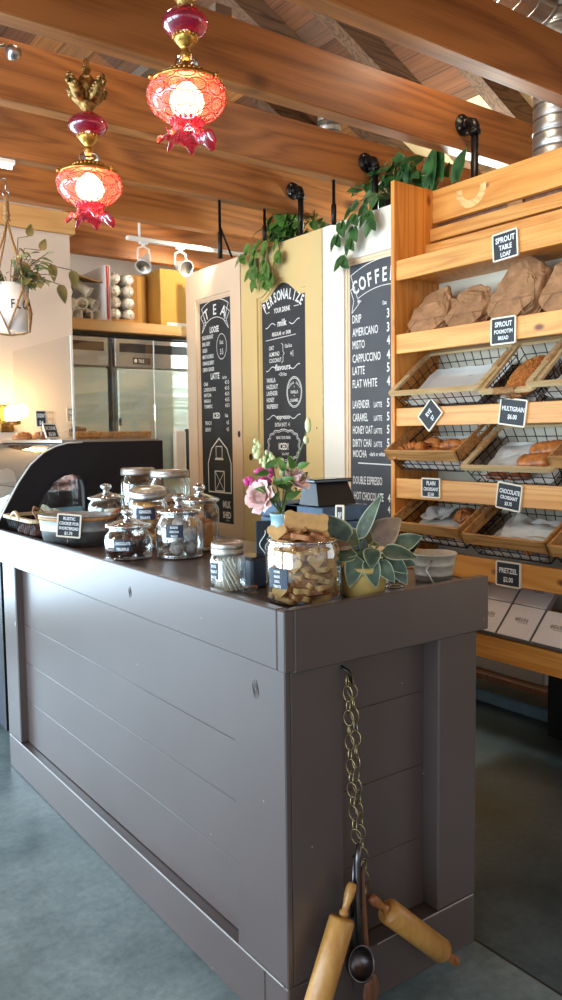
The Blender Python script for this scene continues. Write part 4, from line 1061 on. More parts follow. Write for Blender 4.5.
# white cartons on the bottom tier, on a slope
def carton(y, row, label, dz=0, w=.146):
    # rest line from (2.545, .70) rising to the back
    sl = .80; d0 = .0+row*.148
    T = Matrix.Translation((2.500, y, .735+dz)) @ Matrix.Rotation(-sl, 4, 'Y') @ Matrix.Translation((d0, 0, 0))
    b = MB().box((0, -w/2, -.030), (.142, w/2, -.002), T)
    o = T @ Vector((.1, 0, -.03)); t = thing('pastry_carton', tuple(o), label, 'box', 'white pastry cartons')
    b.build('body', 'box_edge', t)
    MB().box((-.002, -w/2-.0015, -.002), (.1425, w/2+.0015, .0025), T, .0008).build('lid', 'white_card', t)
    m = MB()
    m.ball((.078, .022, .003), 1, 10, (.009, .008, .0006), T=T)
    for k in range(4): m.box((.070, .010-.012*k-.005, .0027), (.088-.003*(k % 2), .010-.012*k+.004, .0032), T)
    m.box((.064, -.034, .0027), (.067, .014, .0032), T)
    m.build('logo', 'logo', t)
cy = [2.230, 2.070, 1.910, 1.750, 1.590]
lbs = ['white carton mostly hidden by the counter end, front row', 'white carton whose left part the counter corner hides, front row', 'white carton fully in view in the middle of the front row', 'white carton at the right edge, front row', 'white carton just beyond the right edge, front row']
for y, lb in zip(cy, lbs): carton(y, 0, lb)
for y, lb in zip(cy[:3], ['white carton mostly hidden by the counter, back row', 'white carton in the middle of the back row, bluish', 'white carton at the right of the back row, beside the gap']): carton(y-.0, 1, lb)
ss = bpy.data.objects['bread_shelf']
MB().add([(2.55, 1.12, .655), (2.79, 1.12, .80), (2.79, 2.56, .80), (2.55, 2.56, .655), (2.55, 1.12, .645), (2.79, 1.12, .79), (2.79, 2.56, .79), (2.55, 2.56, .645)], [(0, 1, 2, 3), (7, 6, 5, 4), (4, 5, 1, 0), (5, 6, 2, 1), (6, 7, 3, 2), (7, 4, 0, 3)]).build('sloped_deck', 'pine_pale', ss)
# ------------------------------------------------------------------ fridges and the loft of cartons
def fridge(x0, x1, label, logo=False):
    t = thing('upright_fridge', ((x0+x1)/2, 5.4, 0), label, 'fridge', 'steel upright fridges')
    y = 5.0
    MB().box((x0, y+.06, .10), (x1, y+.74, 2.17), bev=.006).build('body', 'steel', t)
    MB().box((x0, y+.005, 1.995), (x1, y+.06, 2.19), bev=.006).build('grille_panel', 'steel', t)
    MB().box((x0+.035, y+.001, 2.095), (x1-.035, y+.006, 2.155)).build('grille_slot', 'rubber_black', t)
    MB().box((x0, y+.003, 2.192), (x1, y+.06, 2.203)).build('top_edge', 'rubber_black', t)
    d = MB().box((x0+.012, y, .28), (x1-.012, y+.055, 1.985), bev=.008).build('door', 'fridge', t)
    MB().box((x1-.10, y-.028, 1.25), (x1-.072, y-.001, 1.56), bev=.005).build('handle', 'steel', d)
    MB().box((x0, y+.03, .10), (x1, y+.06, .27)).box((x0+.02, y+.1, .001), (x1-.02, y+.7, .1)).build('kick_panel', 'rubber_black', t)
    if logo:
        b = MB().box((x0+.13, y+.0035, 2.018), (x0+.26, y+.0055, 2.062)).build('badge', 'steel_dk', t)
        MB().ball((x0+.15, y+.003, 2.04), 1, 12, (.012, .002, .014)).text('TRUE', .030, (x0+.17, y+.0030, 2.030), (1, 0, 0), (0, 0, 1), 'L', .6, .03).build('badge_print', 'white_metal', b)
    m = MB()
    for z in (.9, 1.6): m.box((x0+.013, y-.003, z), (x0+.03, y, z+.05))
    m.build('hinge', 'steel_dk', t)
fridge(1.62, 2.255, 'left steel upright fridge behind the glass guard')
fridge(2.30, 2.96, 'right steel upright fridge with a badge, beside the tea menu door', True)
# narrow black device on the right fridge door
t = thing('wall_device', (2.80, 4.96, 1.27), 'tall white and black device mounted on the fridge behind the case', 'device')
MB().box((2.70, 4.93, 1.24), (2.79, 4.97, 1.565), bev=.01).build('body', 'white_metal', t)
MB().box((2.791, 4.93, 1.23), (2.842, 4.969, 1.575), bev=.01).build('edge', 'rubber_black', t)
tag(MB().box((1.94, 4.96, 2.222), (3.6, 5.75, 2.292), bev=.003).build('loft_shelf', 'header', origin=(2.5, 5.2, 2.222)), 'pale wood shelf above the fridges carrying cartons', 'shelf')
LZ = 2.293
# open carton with paper cups
t = thing('cup_carton', (2.13, 5.2, LZ), 'open white carton with loose paper cups, red stripe on its flap', 'box')
MB().box((1.95, 5.42, LZ), (2.235, 5.44, 2.60)).box((1.95, 5.06, LZ), (2.235, 5.44, LZ+.012)).box((1.942, 5.06, LZ), (1.95, 5.44, 2.58)).build('body', 'white_card', t)
MB().box((2.236, 4.99, LZ), (2.275, 5.45, 2.655), bev=.002).build('flap', 'white_card', t)
MB().box((2.245, 4.987, LZ+.01), (2.256, 4.9899, 2.65)).box((2.262, 4.987, LZ+.01), (2.266, 4.9899, 2.65)).build('red_stripe', 'red', t)
MB().add([(1.95, 5.02, 2.60), (2.235, 5.02, 2.54), (2.235, 5.40, 2.61), (1.95, 5.40, 2.66), (1.95, 5.02, 2.606), (2.235, 5.02, 2.546), (2.235, 5.40, 2.616), (1.95, 5.40, 2.666)], [(3, 2, 1, 0), (4, 5, 6, 7), (0, 1, 5, 4), (1, 2, 6, 5), (2, 3, 7, 6), (3, 0, 4, 7)]).build('top_flap', 'cardboard_dk', t)
cups = [(1.99, LZ+.03, 0, 'at the bottom left'), (2.065, LZ+.03, .3, 'at the bottom, second'), (2.14, LZ+.03, -.2, 'at the bottom, third'), (2.20, LZ+.03, .2, 'at the bottom right'), (2.03, LZ+.095, .4, 'in the middle row, left'),
        (2.11, LZ+.10, -.5, 'in the middle row, centre'), (2.19, LZ+.10, .8, 'in the middle row, right'), (2.0, LZ+.165, -.3, 'at the upper left'), (2.15, LZ+.185, 1.1, 'on top, its open mouth facing out')]
for x, z, a, lb in cups:
    T = Matrix.Translation((x, 5.08, z+.010)) @ Matrix.Rotation(a*.8, 4, 'Z') @ Matrix.Rotation(a*.6, 4, 'X') @ Matrix.Rotation(PI/2, 4, 'X') @ Matrix.Rotation(PI, 4, 'X') @ Matrix.Scale(1.12, 4)
    m = MB().lathe([(.0, .09), (.026, .09), (.035, -.012), (.037, -.012), (.037, -.016), (.033, -.014), (.025, .085)], seg=22, T=T)
    tag(m.build('paper_cup', 'cup_white', origin=(x, 5.08, z)), 'white paper cup lying in the open carton '+lb, 'cup', 'loose paper cups')
# foil wrapped stacks of lids
t = thing('foil_roll_carton', (2.38, 5.2, LZ), 'low brown carton tray holding eight foil wrapped stacks', 'box')
MB().box((2.285, 5.02, LZ), (2.500, 5.4, LZ+.022), bev=.002).box((2.285, 5.38, LZ), (2.5, 5.4, 2.62)).build('body', 'cardboard_dk', t)
names = ['bottom', 'second', 'third', 'top']
for c in range(2):
    for r_ in range(4):
        x = 2.335+c*.100; z = LZ+.058+r_*.080
        T = Matrix.Translation((x, 5.06, z)) @ Matrix.Rotation(-PI/2, 4, 'X')
        m = MB().lathe([(0, -.028), (.012, -.024), (.026, -.022), (.038, -.012), (.041, .01), (.040, .28), (0, .28)], seg=20, T=T, fn=lambda r, zz, a, i: (r*(1+.10*noise.noise(Vector((cos(a)*3, sin(a)*3, zz*20+c*5+r_*3)))), zz+.006*noise.noise(Vector((cos(a)*4, sin(a)*4, r_+c*7+i)))))
        tag(m.build('foil_stack', 'foil', origin=(x, 5.06, z)), 'foil wrapped stack, %s in the %s column' % (names[r_], ('left', 'right')[c]), 'package', 'foil wrapped stacks')
def carton_box(x0, x1, y0, z1, mat, label, flap=True):
    t = thing('cardboard_carton', ((x0+x1)/2, y0+.2, LZ), label, 'box', 'cardboard cartons on the loft')
    MB().box((x0, y0, LZ), (x1, y0+.4, z1), bev=.003).build('body', mat, t)
    MB().box(((x0+x1)/2-.002, y0-.0012, LZ+.02), ((x0+x1)/2+.03, y0-.0002, z1-.01)).build('tape', 'cardboard_dk' if mat == 'cardboard' else 'cardboard', t)
    return t
t = carton_box(2.508, 2.66, 5.22, 2.665, 'cardboard_dk', 'narrow brown carton in shadow beside the foil stacks')
t = carton_box(2.665, 3.10, 5.03, 2.69, 'cardboard', 'large ochre cardboard carton above the right fridge')
MB().box((2.71, 5.026, LZ+.006), (2.90, 5.0295, LZ+.03)).build('hand_hole', 'white_card', t)

# ------------------------------------------------------------------ pastry display case and what stands on it
t = thing('display_case', (1.5, 4.2, 0), 'pastry display case with black curved end panel and round front glass', 'display case')
prof = [(1.100, 1.10), (1.104, 1.14), (1.150, 1.225), (1.205, 1.320), (1.262, 1.398), (1.325, 1.452), (1.385, 1.482), (1.443, 1.497), (1.52, 1.500), (1.955, 1.503), (1.955, .15), (1.100, .15)]
win = [(1.262, 1.125), (1.290, 1.190), (1.325, 1.258), (1.368, 1.312), (1.415, 1.342), (1.455, 1.350), (1.488, 1.342), (1.510, 1.318), (1.518, 1.28), (1.522, 1.125)]
for y in (3.74, 4.73):
    MB().shape([prof, win], .035, facing_cam(y)).build('end_panel', 'case_black', t)
e = MB().tube([(a, 3.700, b) for a, b in win], .005, 6, True); e.build('window_gasket', 'rubber_black', t)
MB().shape([win], .006, facing_cam(3.725)).build('end_window', 'glass_pane', t)
MB().box((1.43, 3.745, 1.498), (1.955, 4.69, 1.512)).build('top', 'steel', t)
gp = prof[:8]
m = MB(); vs = [(a, y, b) for y in (3.745, 4.69) for a, b in gp]; n = len(gp); m.add(vs, [(i, i+1, n+i+1, n+i) for i in range(n-1)], True); m.build('front_glass', 'glass_pane', t)
m = MB().tube([(a-.004, 3.7025, b) for a, b in prof[:9]], .004, 6); m.build('edge_trim', 'white_metal', t)
MB().box((1.13, 3.745, .12), (1.93, 4.69, 1.06)).build('base', 'navy', t)
MB().box((1.105, 3.745, 1.062), (1.93, 4.69, 1.10)).build('display_deck', 'blue_pale', t)  # pale blue imitates sky reflected in the curved glass
MB().box((1.22, 3.78, 1.10), (1.55, 4.3, 1.125), bev=.004).build('tray_riser', 'white_metal', t)
MB().box((1.35, 3.745, 1.262), (1.90, 4.69, 1.268)).build('glass_shelf', 'glass_knob', t)
MB().box((1.92, 3.745, 1.10), (1.94, 4.69, 1.49)).build('back_door', 'steel', t)
MB().tube([(1.80, 3.76, 1.465), (1.80, 4.68, 1.465)], .008, 10).build('light_tube', 'tube', t)
for i, (x, y, r_) in enumerate(((1.30, 3.86, .052), (1.42, 3.87, .048), (1.33, 4.18, .055), (1.46, 4.15, .05))):
    bun(Matrix.Translation((x, y, 1.1265)), ['pale bun in the display case next to the end window', 'pale bun in the case behind the first one, to the right', 'pale bun deeper in the case, front side', 'pale bun deeper in the case, back side'][i], 'buns in the display case', r_, 'cup_white')
for i, (x, y) in enumerate(((1.62, 4.30), (1.72, 4.42), (1.60, 4.5))):
    bun(Matrix.Translation((x, y, 1.270)), ['dark cake on the glass shelf behind the arched end window', 'dark cake at the back of the glass shelf', 'dark cake farther along the glass shelf'][i], 'dark cakes on the glass shelf', .05, 'choc', 8)
area_case = None
# glass guard on the case
t = thing('glass_guard', (1.7, 4.2, 1.512), 'clear glass sneeze guard standing on the display case', 'glass')
MB().box((1.497, 3.765, 1.513), (1.503, 4.64, 2.02)).build('front_pane', 'glass_pane', t)
MB().box((1.504, 3.762, 1.513), (1.945, 3.768, 2.02)).build('end_pane', 'glass_pane', t)
MB().box((1.4955, 3.760, 1.513), (1.5045, 3.7648, 2.02)).build('corner_edge', 'glass_edge', t)
MB().box((1.9452, 3.762, 1.513), (1.949, 3.768, 2.02)).build('end_edge', 'glass_edge', t)
t = thing('cookie_board', (1.75, 3.95, 1.512), 'wooden serving board with a pale rim on top of the display case', 'tray')
m = MB().box((1.52, 3.80, 1.513), (1.935, 4.12, 1.522)); 
MB().box((1.515, 3.795, 1.523), (1.94, 3.81, 1.552), bev=.003).box((1.515, 4.11, 1.523), (1.94, 4.125, 1.552), bev=.003).box((1.515, 3.811, 1.523), (1.528, 4.109, 1.552)).box((1.927, 3.811, 1.523), (1.94, 4.109, 1.552)).build('rim', 'tray_box', t)
m.build('base', 'tray_box', t)
for i, (x, y, z) in enumerate(((1.565, 3.90, 1.535), (1.66, 3.93, 1.535), (1.76, 3.96, 1.532), (1.60, 3.99, 1.535), (1.585, 3.93, 1.560))):
    o = MB().ball((x, y, z), 1, 12, (.042, .036, .020), .5).build('brownie', 'choc', origin=(x, y, z)); tag(o, ['dark brown brownie at the left end of the board', 'dark brownie second from the left on the board', 'dark brownie in the middle of the board', 'dark brownie behind the left ones on the board', 'dark brownie lying on top of the left pair'][i], 'brownie', 'brownies on the board')
def table_sign(x, y, z, w, h, tilt, label, lines, rot=0, stem=.03):
    t = thing('table_sign', (x, y, z), label, 'sign')
    F = Matrix.Translation((x, y, z+stem)) @ Matrix.Rotation(rot, 4, 'Z') @ Matrix.Rotation(tilt, 4, 'X') @ facing_cam(0)
    MB().shape([rrect(-w/2, 0, w/2, h, .004, 2), [(-w/2+.006, .006), (-w/2+.006, h-.006), (w/2-.006, h-.006), (w/2-.006, .006)]], .006, F).build('frame', 'sign_frame', t)
    b = MB().shape([[(-w/2+.005, .005), (w/2-.005, .005), (w/2-.005, h-.005), (-w/2+.005, h-.005)]], .004, F).build('blackboard', 'board', t)
    m = MB()
    for i, s_ in enumerate(lines):
        vs, fs = text_geo(s_, .03); x0 = min(v[0] for v in vs); x1 = max(v[0] for v in vs); sz = (h-.016)/len(lines)*.78; q = min(.8, (w-.018)/((x1-x0)*sz))
        m.add([((v[0]-(x0+x1)/2)*sz*q, h-.008-(i+.82)*(h-.016)/len(lines)+v[1]*sz, .0047) for v in vs], fs, False, F)
    m.build('lettering', 'chalk', b)
    if stem > .001: MB().tube([(x, y+.003, z), (x, y+.003, z+stem+.01)], .003, 6).box((x-.02, y-.012, z), (x+.02, y+.018, z+.004)).build('stand', 'steel', t)
    return t
table_sign(1.475, 4.15, 1.514, .062, .090, -.05, 'small chalk sign on a stem, leftmost on the display case', ['CROISSANT', '$4'], .1, .065)
table_sign(1.435, 3.88, 1.514, .085, .078, -.35, 'slanted chalk card lying back on the case beside the glass corner', ['SCONE', '$3.50'], .35, .006)
table_sign(1.78, 4.50, 1.514, .06, .085, -.05, 'small dark sign behind the glass corner, highest of the three', ['VEGAN', '$4'], .1, .10)
for i, (x, y) in enumerate(((1.45, 4.36), (1.53, 4.30), (1.62, 4.38), (1.68, 4.30))):
    o = bun(Matrix.Translation((x, y, 1.514)), ['wrapped brown loaf on the case top, far left', 'wrapped brown loaf on the case top, second', 'wrapped brown loaf on the case top, third', 'wrapped brown loaf on the case top by the guard corner'][i], 'wrapped loaves on the case', .060, 'bread_crust')
# glowing lamp with a basket at the left edge
t = thing('wall_sconce', (1.50, 4.79, 1.60), 'glowing amber lamp on the white wall at the left edge', 'lamp')
MB().box((1.455, 4.782, 1.56), (1.535, 4.799, 1.72), bev=.004).build('back_plate', 'brass_dk', t)
MB().tube([(1.495, 4.785, 1.60), (1.495, 4.72, 1.59), (1.495, 4.70, 1.61)], .007, 8).build('arm', 'brass_dk', t)
MB().ball((1.495, 4.70, 1.662), 1, 18, (.042, .042, .055)).build('bulb', 'bulb_warm', t)
MB().lathe([(.018, 1.60), (.05, 1.605), (.055, 1.625)], (1.495, 4.70, 0), 20).build('cup', 'brass_dk', t)

# track light
t = thing('track_light', (2.2, 4.6, 2.745), 'white track rail with two spot heads above the fridges', 'light')
MB().box((2.215, 4.585, 2.738), (3.9, 4.62, 2.762), bev=.003).build('rail', 'white_metal', t)
MB().tube([(2.30, 4.6, 2.76), (2.30, 4.6, 2.93)], .008, 8).tube([(3.6, 4.6, 2.76), (3.6, 4.6, 3.0)], .008, 8).build('stem', 'white_metal', t)
def head(x, aim, label, ring=False):
    h = MB().tube([(x, 4.6, 2.738), (x, 4.6, 2.712)], .011, 10).box((x-.028, 4.588, 2.722), (x+.028, 4.612, 2.738), bev=.003).build('spot_head', 'white_metal', t); h['label'] = label
    T = Matrix.Translation((x+.012, 4.6, 2.618)) @ Vector(aim).normalized().to_track_quat('-Z', 'Y').to_matrix().to_4x4()
    MB().tube([(x, 4.6, 2.712), (x-.036, 4.6, 2.695), (x-.040, 4.6, 2.63), (x-.022, 4.6, 2.60)], .0065, 8).tube([(x, 4.6, 2.712), (x+.040, 4.6, 2.695), (x+.046, 4.6, 2.63), (x+.03, 4.6, 2.60)], .0065, 8).build('yoke', 'white_metal', h)
    MB().lathe([(0, .055), (.020, .055), (.028, .03), (.033, .0), (.048, -.035), (.052, -.055), (.050, -.055), (.044, -.034), (0, -.028)], seg=24, T=T).build('lamp_can', 'white_metal', h)
    MB().lathe([(0, -.040), (.040, -.045), (.044, -.050)], seg=24, T=T).build('lens', 'steel', h)
head(2.325, (-.6, -.5, -.9), 'left spot head tilted down to the left')
head(2.585, (.15, -1, -.45), 'right spot head turned towards the camera')

# ------------------------------------------------------------------ hanging planter at the left
px, py = 1.305, 4.05
t = thing('hanging_planter', (px, py, 2.06), 'white pot with FLO lettering hanging in a knotted rope at the left edge', 'planter')
zb, zt = 2.055, 2.285
pot = MB().lathe([(0, zb), (.075, zb), (.080, zb+.004), (.094, zt), (.091, zt), (.078, zt-.02), (0, zt-.03)], (px, py, 0), 40); po = pot.build('pot', 'white_pot', t)
MB().lathe([(0, zt-.012), (.089, zt-.014)], (px, py, 0), 24).build('soil', 'soil', po)
m = MB(); yaw0 = math.atan2(-py, -px)      # lettering wraps round the side that faces the room
for i, ch in enumerate('FLOUR'):
    a = yaw0+.05+i*.33; vs, fs = text_geo(ch, .01); sz = .062
    x0 = min(v[0] for v in vs); x1 = max(v[0] for v in vs); P = []
    for v in vs:
        aa = a+(v[0]-x0)*sz*.7/.088; zz = 2.16+v[1]*sz; R = .0795+(zz-zb)/(zt-zb)*.014+.0016; P.append((px+R*cos(aa), py+R*sin(aa), zz))
    m.add(P, fs)
m.build('lettering', 'board', po)
m = MB(); top = (px, py, 2.70)
for k in range(4):
    a = yaw0+.62+k*PI/2; c, s_ = cos(a), sin(a)
    m.tube([(px, py, 2.60), (px+.03*c, py+.03*s_, 2.50), (px+.10*c, py+.10*s_, 2.33), (px+.104*c, py+.104*s_, 2.25)], .0055, 6)
    for sg in (-1, 1):
        b = a+sg*PI/4; m.tube([(px+.104*c, py+.104*s_, 2.25), (px+.104*cos(a+sg*.4), py+.104*sin(a+sg*.4), 2.15), (px+.090*cos(b), py+.090*sin(b), 2.055), (px+.06*cos(b), py+.06*sin(b), 2.044), (px, py, 2.036)], .0048, 6)
m.tube([(px, py, 2.60), (px, py, 2.715)], .013, 10)
m.tube([(px+.014*cos(a), py+.014*sin(a), 2.60+.004*a) for a in [k*.5 for k in range(24)]], .005, 5)
m.build('rope_hanger', 'rope', t)
MB().tube([(px+.016*cos(a), py, 2.728+.016*sin(a)) for a in [2*PI*k/14 for k in range(14)]], .0035, 6, True).tube([(px, py, 2.742), (px, py, 2.80)], .0035, 6).tube([(px, py, 2.80), (px, py+.03, 2.812), (px, 4.28, 2.812)], .0035, 6).build('hook', 'steel', t)
r2 = random.Random(3); st = MB(); lv = MB(); lv2 = MB()
for k in range(46):
    a = r2.uniform(0, 2*PI); e = r2.uniform(.06, .20); hgt = r2.uniform(.0, .16)
    if r2.random() < .45: a = r2.uniform(-1.0, .3)
    p0 = Vector((px+.03*cos(a), py+.03*sin(a), zt-.01)); p1 = Vector((px+e*cos(a), py+e*sin(a), zt+hgt)); p1b = p1+Vector((cos(a)*.03, sin(a)*.03, -.02))
    st.tube([p0, p0.lerp(p1, .5)+Vector((0, 0, .03)), p1], .0022, 5)
    for q in range(3):
        b = a+r2.uniform(-1.2, 1.2); d = Vector((cos(b), sin(b), r2.uniform(-.9, .5))); L = r2.uniform(.035, .065)
        (lv2 if r2.random() < .25 else lv).leaf(p1.lerp(p0, q*.22), d, (r2.uniform(-.4, .4), r2.uniform(-.9, .1), 1), L, L*.6, .2)
for (dx, dz, L, dn) in ((.20, .12, .09, -1), (.31, .10, .10, -1), (.24, .02, .10, -.6), (.15, .18, .07, .5), (.09, .24, .07, .8)):
    st.tube([(px+.03, py, zt), (px+dx*.5, py-.02, zt+dz*.8+.04), (px+dx, py-.04, zt+dz)], .0022, 5); lv2.leaf((px+dx, py-.04, zt+dz), (.25, 0, dn), (.1, -1, .2), L, L*.6, .15)
fo = lv.build('foliage', 'leaf_sage', t); lv2.build('dry_leaves', 'leaf_dry', t); st.build('stems', 'stem_brown', t)

# ------------------------------------------------------------------ pothos plants on top of the doors
def pothos(x, y, z, spots, label, mat, seed, bulk, by=.28, bz=.16):
    t = thing('trailing_pothos', (x, y, z-.12), label, 'plant', 'trailing plants over the doors'); r3 = random.Random(seed)
    MB().lathe([(0, z-.12), (.055, z-.12), (.075, z-.005), (.070, z-.005), (.052, z-.105), (0, z-.10)], (x, y, 0), 24).build('pot', 'black_leg', t)
    MB().lathe([(0, z-.02), (.068, z-.022)], (x, y, 0), 20).build('soil', 'soil', t)
    MB().box((DX+.036, y-.09, z-.133), (x+.10, y+.09, z-.121)).build('bracket', 'black_metal', t)
    lv = MB(); st = MB()
    for k in range(bulk):
        a = r3.uniform(0, 2*PI); yy = y+by*r3.uniform(-1, 1)*r3.uniform(.3, 1); zz = z+.02+bz*r3.random()**1.3*(1-.6*abs(yy-y)/by); xx = x+r3.uniform(-.13, .08)
        if zz < 2.66: xx = min(xx, 2.755) if r3.random() < .6 else max(xx, 2.86)
        p = Vector((xx, yy, zz)); L = r3.uniform(.055, .09); d = Vector((r3.uniform(-1, .2), r3.uniform(-1, 1), r3.uniform(-1.1, .25)))
        st.tube([(x, y, z-.03), ((x+xx)/2, (y+yy)/2, max(zz, 2.66)+.04), p], .0025, 5)
        lv.leaf(p, d, (r3.uniform(-1, -.3), r3.uniform(-.5, .5), r3.uniform(.1, .9)), L, L*.72, .2, heart=1)
    for path in spots:     # vines hanging in front of the door
        P = [Vector(p) for p in path]; st.tube([(x, y, z), (DX-.0, (y+P[0].y)/2, max(2.665, z+.03))]+P, .0028, 5)
        for i, p in enumerate(P):
            for q in range(2 if i else 1):
                L = r3.uniform(.06, .09); sg = -1 if (i+q) % 2 else 1
                lv.leaf(p+Vector((-.006, 0, 0)), (-.15, sg*r3.uniform(.2, .9), -r3.uniform(.4, 1)), (-1, r3.uniform(-.3, .3), .35), L, L*.70, .12, heart=1)
    lv.build('leaves', mat, t); st.build('vine', 'stem', t); return t
V = 2.755
pothos(2.90, 3.80, 2.66, [[(V, 3.98, 2.64), (V, 4.02, 2.57), (V-.02, 4.00, 2.50), (V-.02, 3.97, 2.44)], [(V, 3.88, 2.63), (V, 3.90, 2.55), (V-.03, 3.88, 2.47), (V-.03, 3.85, 2.42)], [(V, 3.76, 2.63), (V-.01, 3.73, 2.56), (V-.02, 3.74, 2.53)],
    [(V, 3.93, 2.66), (V-.04, 3.94, 2.60), (V-.05, 3.93, 2.50)], [(V-.02, 3.84, 2.63), (V-.04, 3.82, 2.50), (V-.03, 3.80, 2.44)], [(V, 4.05, 2.66), (V-.02, 4.10, 2.60)]],
    'bushy green vine spilling over the top of the yellow drinks door', 'leaf', 5, 90, .24, .19)
pothos(2.90, 2.93, 2.68, [[(V, 3.12, 2.66), (V-.02, 3.18, 2.60), (V-.02, 3.22, 2.54)], [(V, 3.02, 2.65), (V-.02, 3.08, 2.55), (V-.03, 3.10, 2.50), (V-.02, 3.17, 2.42)], [(V, 2.93, 2.67), (V-.03, 2.97, 2.60), (V-.02, 2.95, 2.56)], [(V-.02, 3.05, 2.68), (V-.05, 3.05, 2.60)]],
    'dark green vine at the corner between the coffee door and the bread shelf', 'leaf_dk', 11, 80, .33, .20)
big = MB(); 
for (yy, zz, dy, dz, L) in ((2.80, 2.72, .1, 1, .13), (2.66, 2.68, -.3, .9, .17), (2.60, 2.70, -.2, 1, .15), (2.50, 2.66, -.5, .8, .14)):
    big.leaf((2.83, yy, zz), (-.2, dy, dz), (-1, .2, .2), L, L*.75, .1, heart=1)
big.build('large_leaves', 'leaf_dk', bpy.data.objects['trailing_pothos.001'])
# ------------------------------------------------------------------ on the counter
Z = CT-.0195
def to_cam(x, y): return math.atan2(-y, -x)
def wrap_label(x, y, R, z0, w, h, lines, parent, da=0., zc=0):
    """printed label curved on the jar wall facing the camera"""
    a0 = to_cam(x, y)+da; m = MB(); n = 10; vs = []; fs = []
    for i in range(n+1):
        a = a0+(i/n-.5)*w/R; 
        for zz in (z0, z0+h): vs.append((x+(R+.0012)*cos(a), y+(R+.0012)*sin(a), zz))
    for i in range(n): fs.append((2*i, 2*i+2, 2*i+3, 2*i+1))
    m.add(vs, fs, True); lb = m.build('label', 'label_blue', parent); m = MB()
    for k, s_ in enumerate(lines):
        v, f = text_geo(s_, .03); x0 = min(p[0] for p in v); x1 = max(p[0] for p in v); sz = h/len(lines)*.72; q = min(.8, w*.88/((x1-x0)*sz)); P = []
        for p in v:
            a = a0+((p[0]-(x0+x1)/2)*sz*q)/R; P.append((x+(R+.002)*cos(a), y+(R+.002)*sin(a), z0+h-(k+.85)*h/len(lines)+p[1]*sz))
        m.add(P, f)
    m.build('lettering', 'chalk', lb)
def jar(x, y, r, h, label, lid='glass', lines=None, lab=(.0, .05, .055, .035), tilt=0, squat=False):
    """h = height of the glass body; lid on top"""
    t = thing('glass_jar', (x, y, Z), label, 'jar', 'glass treat jars on the counter')
    if squat: prof = [(0, .004), (r*.80, .004), (r*.93, .012), (r, .035), (r, h*.62), (r*.96, h*.75), (r*.82, h*.88), (r*.78, h*.93), (r*.80, h)]
    else: prof = [(0, .004), (r*.90, .004), (r*.985, .014), (r, .03), (r, h*.80), (r*.96, h*.88), (r*.86, h*.94), (r*.85, h)]
    rn = prof[-1][0]
    bd = MB().lathe(prof, (x, y, Z), 40).build('glass_body', 'glass_jar', t)
    MB().lathe([(r*.80, .0), (r*.92, .002), (r*.96, .010), (r*.85, .009), (0, .006)], (x, y, Z), 40).build('glass_base', 'glass_knob', bd)
    MB().tube([(x+(rn+.001)*cos(a), y+(rn+.001)*sin(a), Z+h) for a in [2*PI*k/32 for k in range(32)]], .0032, 6, True).build('glass_rim', 'glass_knob', bd)
    zt = Z+h+.002
    if lid == 'glass':
        L = MB().lathe([(rn+.012, .0), (rn+.014, .005), (rn+.010, .010), (rn*.80, .018), (rn*.45, .026), (.014, .030)], (x, y, zt), 36).lathe([(rn-.004, -.012), (rn-.002, .0), (rn+.012, .0)], (x, y, zt), 36).build('lid', 'glass_knob', t)
        MB().lathe([(.013, .030), (.011, .036), (.020, .043), (.024, .052), (.020, .061), (.009, .066), (0, .067)], (x, y, zt), 22, fn=lambda rr, z_, a, i: (rr*(1+.05*cos(8*a)), z_)).build('knob', 'glass_knob', L)
    else:
        T = Matrix.Translation((x, y, zt)) @ Matrix.Rotation(tilt, 4, Vector((.8, -.6, 0)))
        q = rn+.006
        MB().lathe([(q, -.010), (q+.002, -.008), (q+.002, .010), (q, .012), (q+.002, .014), (q, .020), (q-.005, .024), (q*.8, .0235), (q*.78, .022), (0, .022)], (0, 0, 0), 40, T=T).build('lid', 'tin_lid' if lid == 'zinc' else 'steel', t)
    if lines: wrap_label(x, y, r+.0005, Z+lab[1], lab[2], lab[3], lines, t, lab[0])
    return t
def fill_balls(x, y, r, z1, rad, mat, name, cat, group, labelf, n=60, jit=.15, nsub=None):
    placed = []; tries = 0
    while len(placed) < n and tries < 9000:
        tries += 1
        a = rnd.uniform(0, 2*PI); R = (r-rad-.003)*math.sqrt(rnd.random()); p = Vector((x+R*cos(a), y+R*sin(a), 0))
        z = Z+rad+.006
        for q in placed:
            d2 = (p.x-q.x)**2+(p.y-q.y)**2
            if d2 < (1.86*rad)**2: z = max(z, q.z+math.sqrt((1.86*rad)**2-d2))
        if z+rad > z1: continue
        p.z = z; placed.append(p)
    for i, p in enumerate(placed):
        o = MB().ball(p, rad, 14, jit=jit).build(name, mat, origin=tuple(p)); tag(o, labelf, cat, group)
# jars, roughly from the far left to the near right
t = jar(1.42, 3.22, .082, .165, 'glass jar with a lid knob behind the galvanised tub, blue label in front', lines=['SHORT', 'BREAD'], lab=(.0, .06, .07, .045))
for i in range(7):
    a = i*.9; o = MB().lathe([(0, 0), (.034, 0), (.037, .006), (.034, .012), (0, .013)], (0, 0, 0), 18, T=Matrix.Translation((1.42+.028*cos(a), 3.22+.028*sin(a), Z+.012+.0165*i)) @ Matrix.Rotation(.3*sin(i), 4, 'X')).build('pale_cookie', 'cup_white', origin=(1.42, 3.22, Z+.012+.0165*i)); tag(o, 'pale round cookie stacked in the jar behind the galvanised tub', 'cookie', 'pale cookies in the far jar')
jar(1.660, 3.40, .085, .262, 'tall jar with a flat metal lid, farthest back against the black case', lid='zinc')
jar(1.655, 3.08, .090, .262, 'big jar with a flat metal lid in front of the farthest metal-lidded jar', lid='zinc')
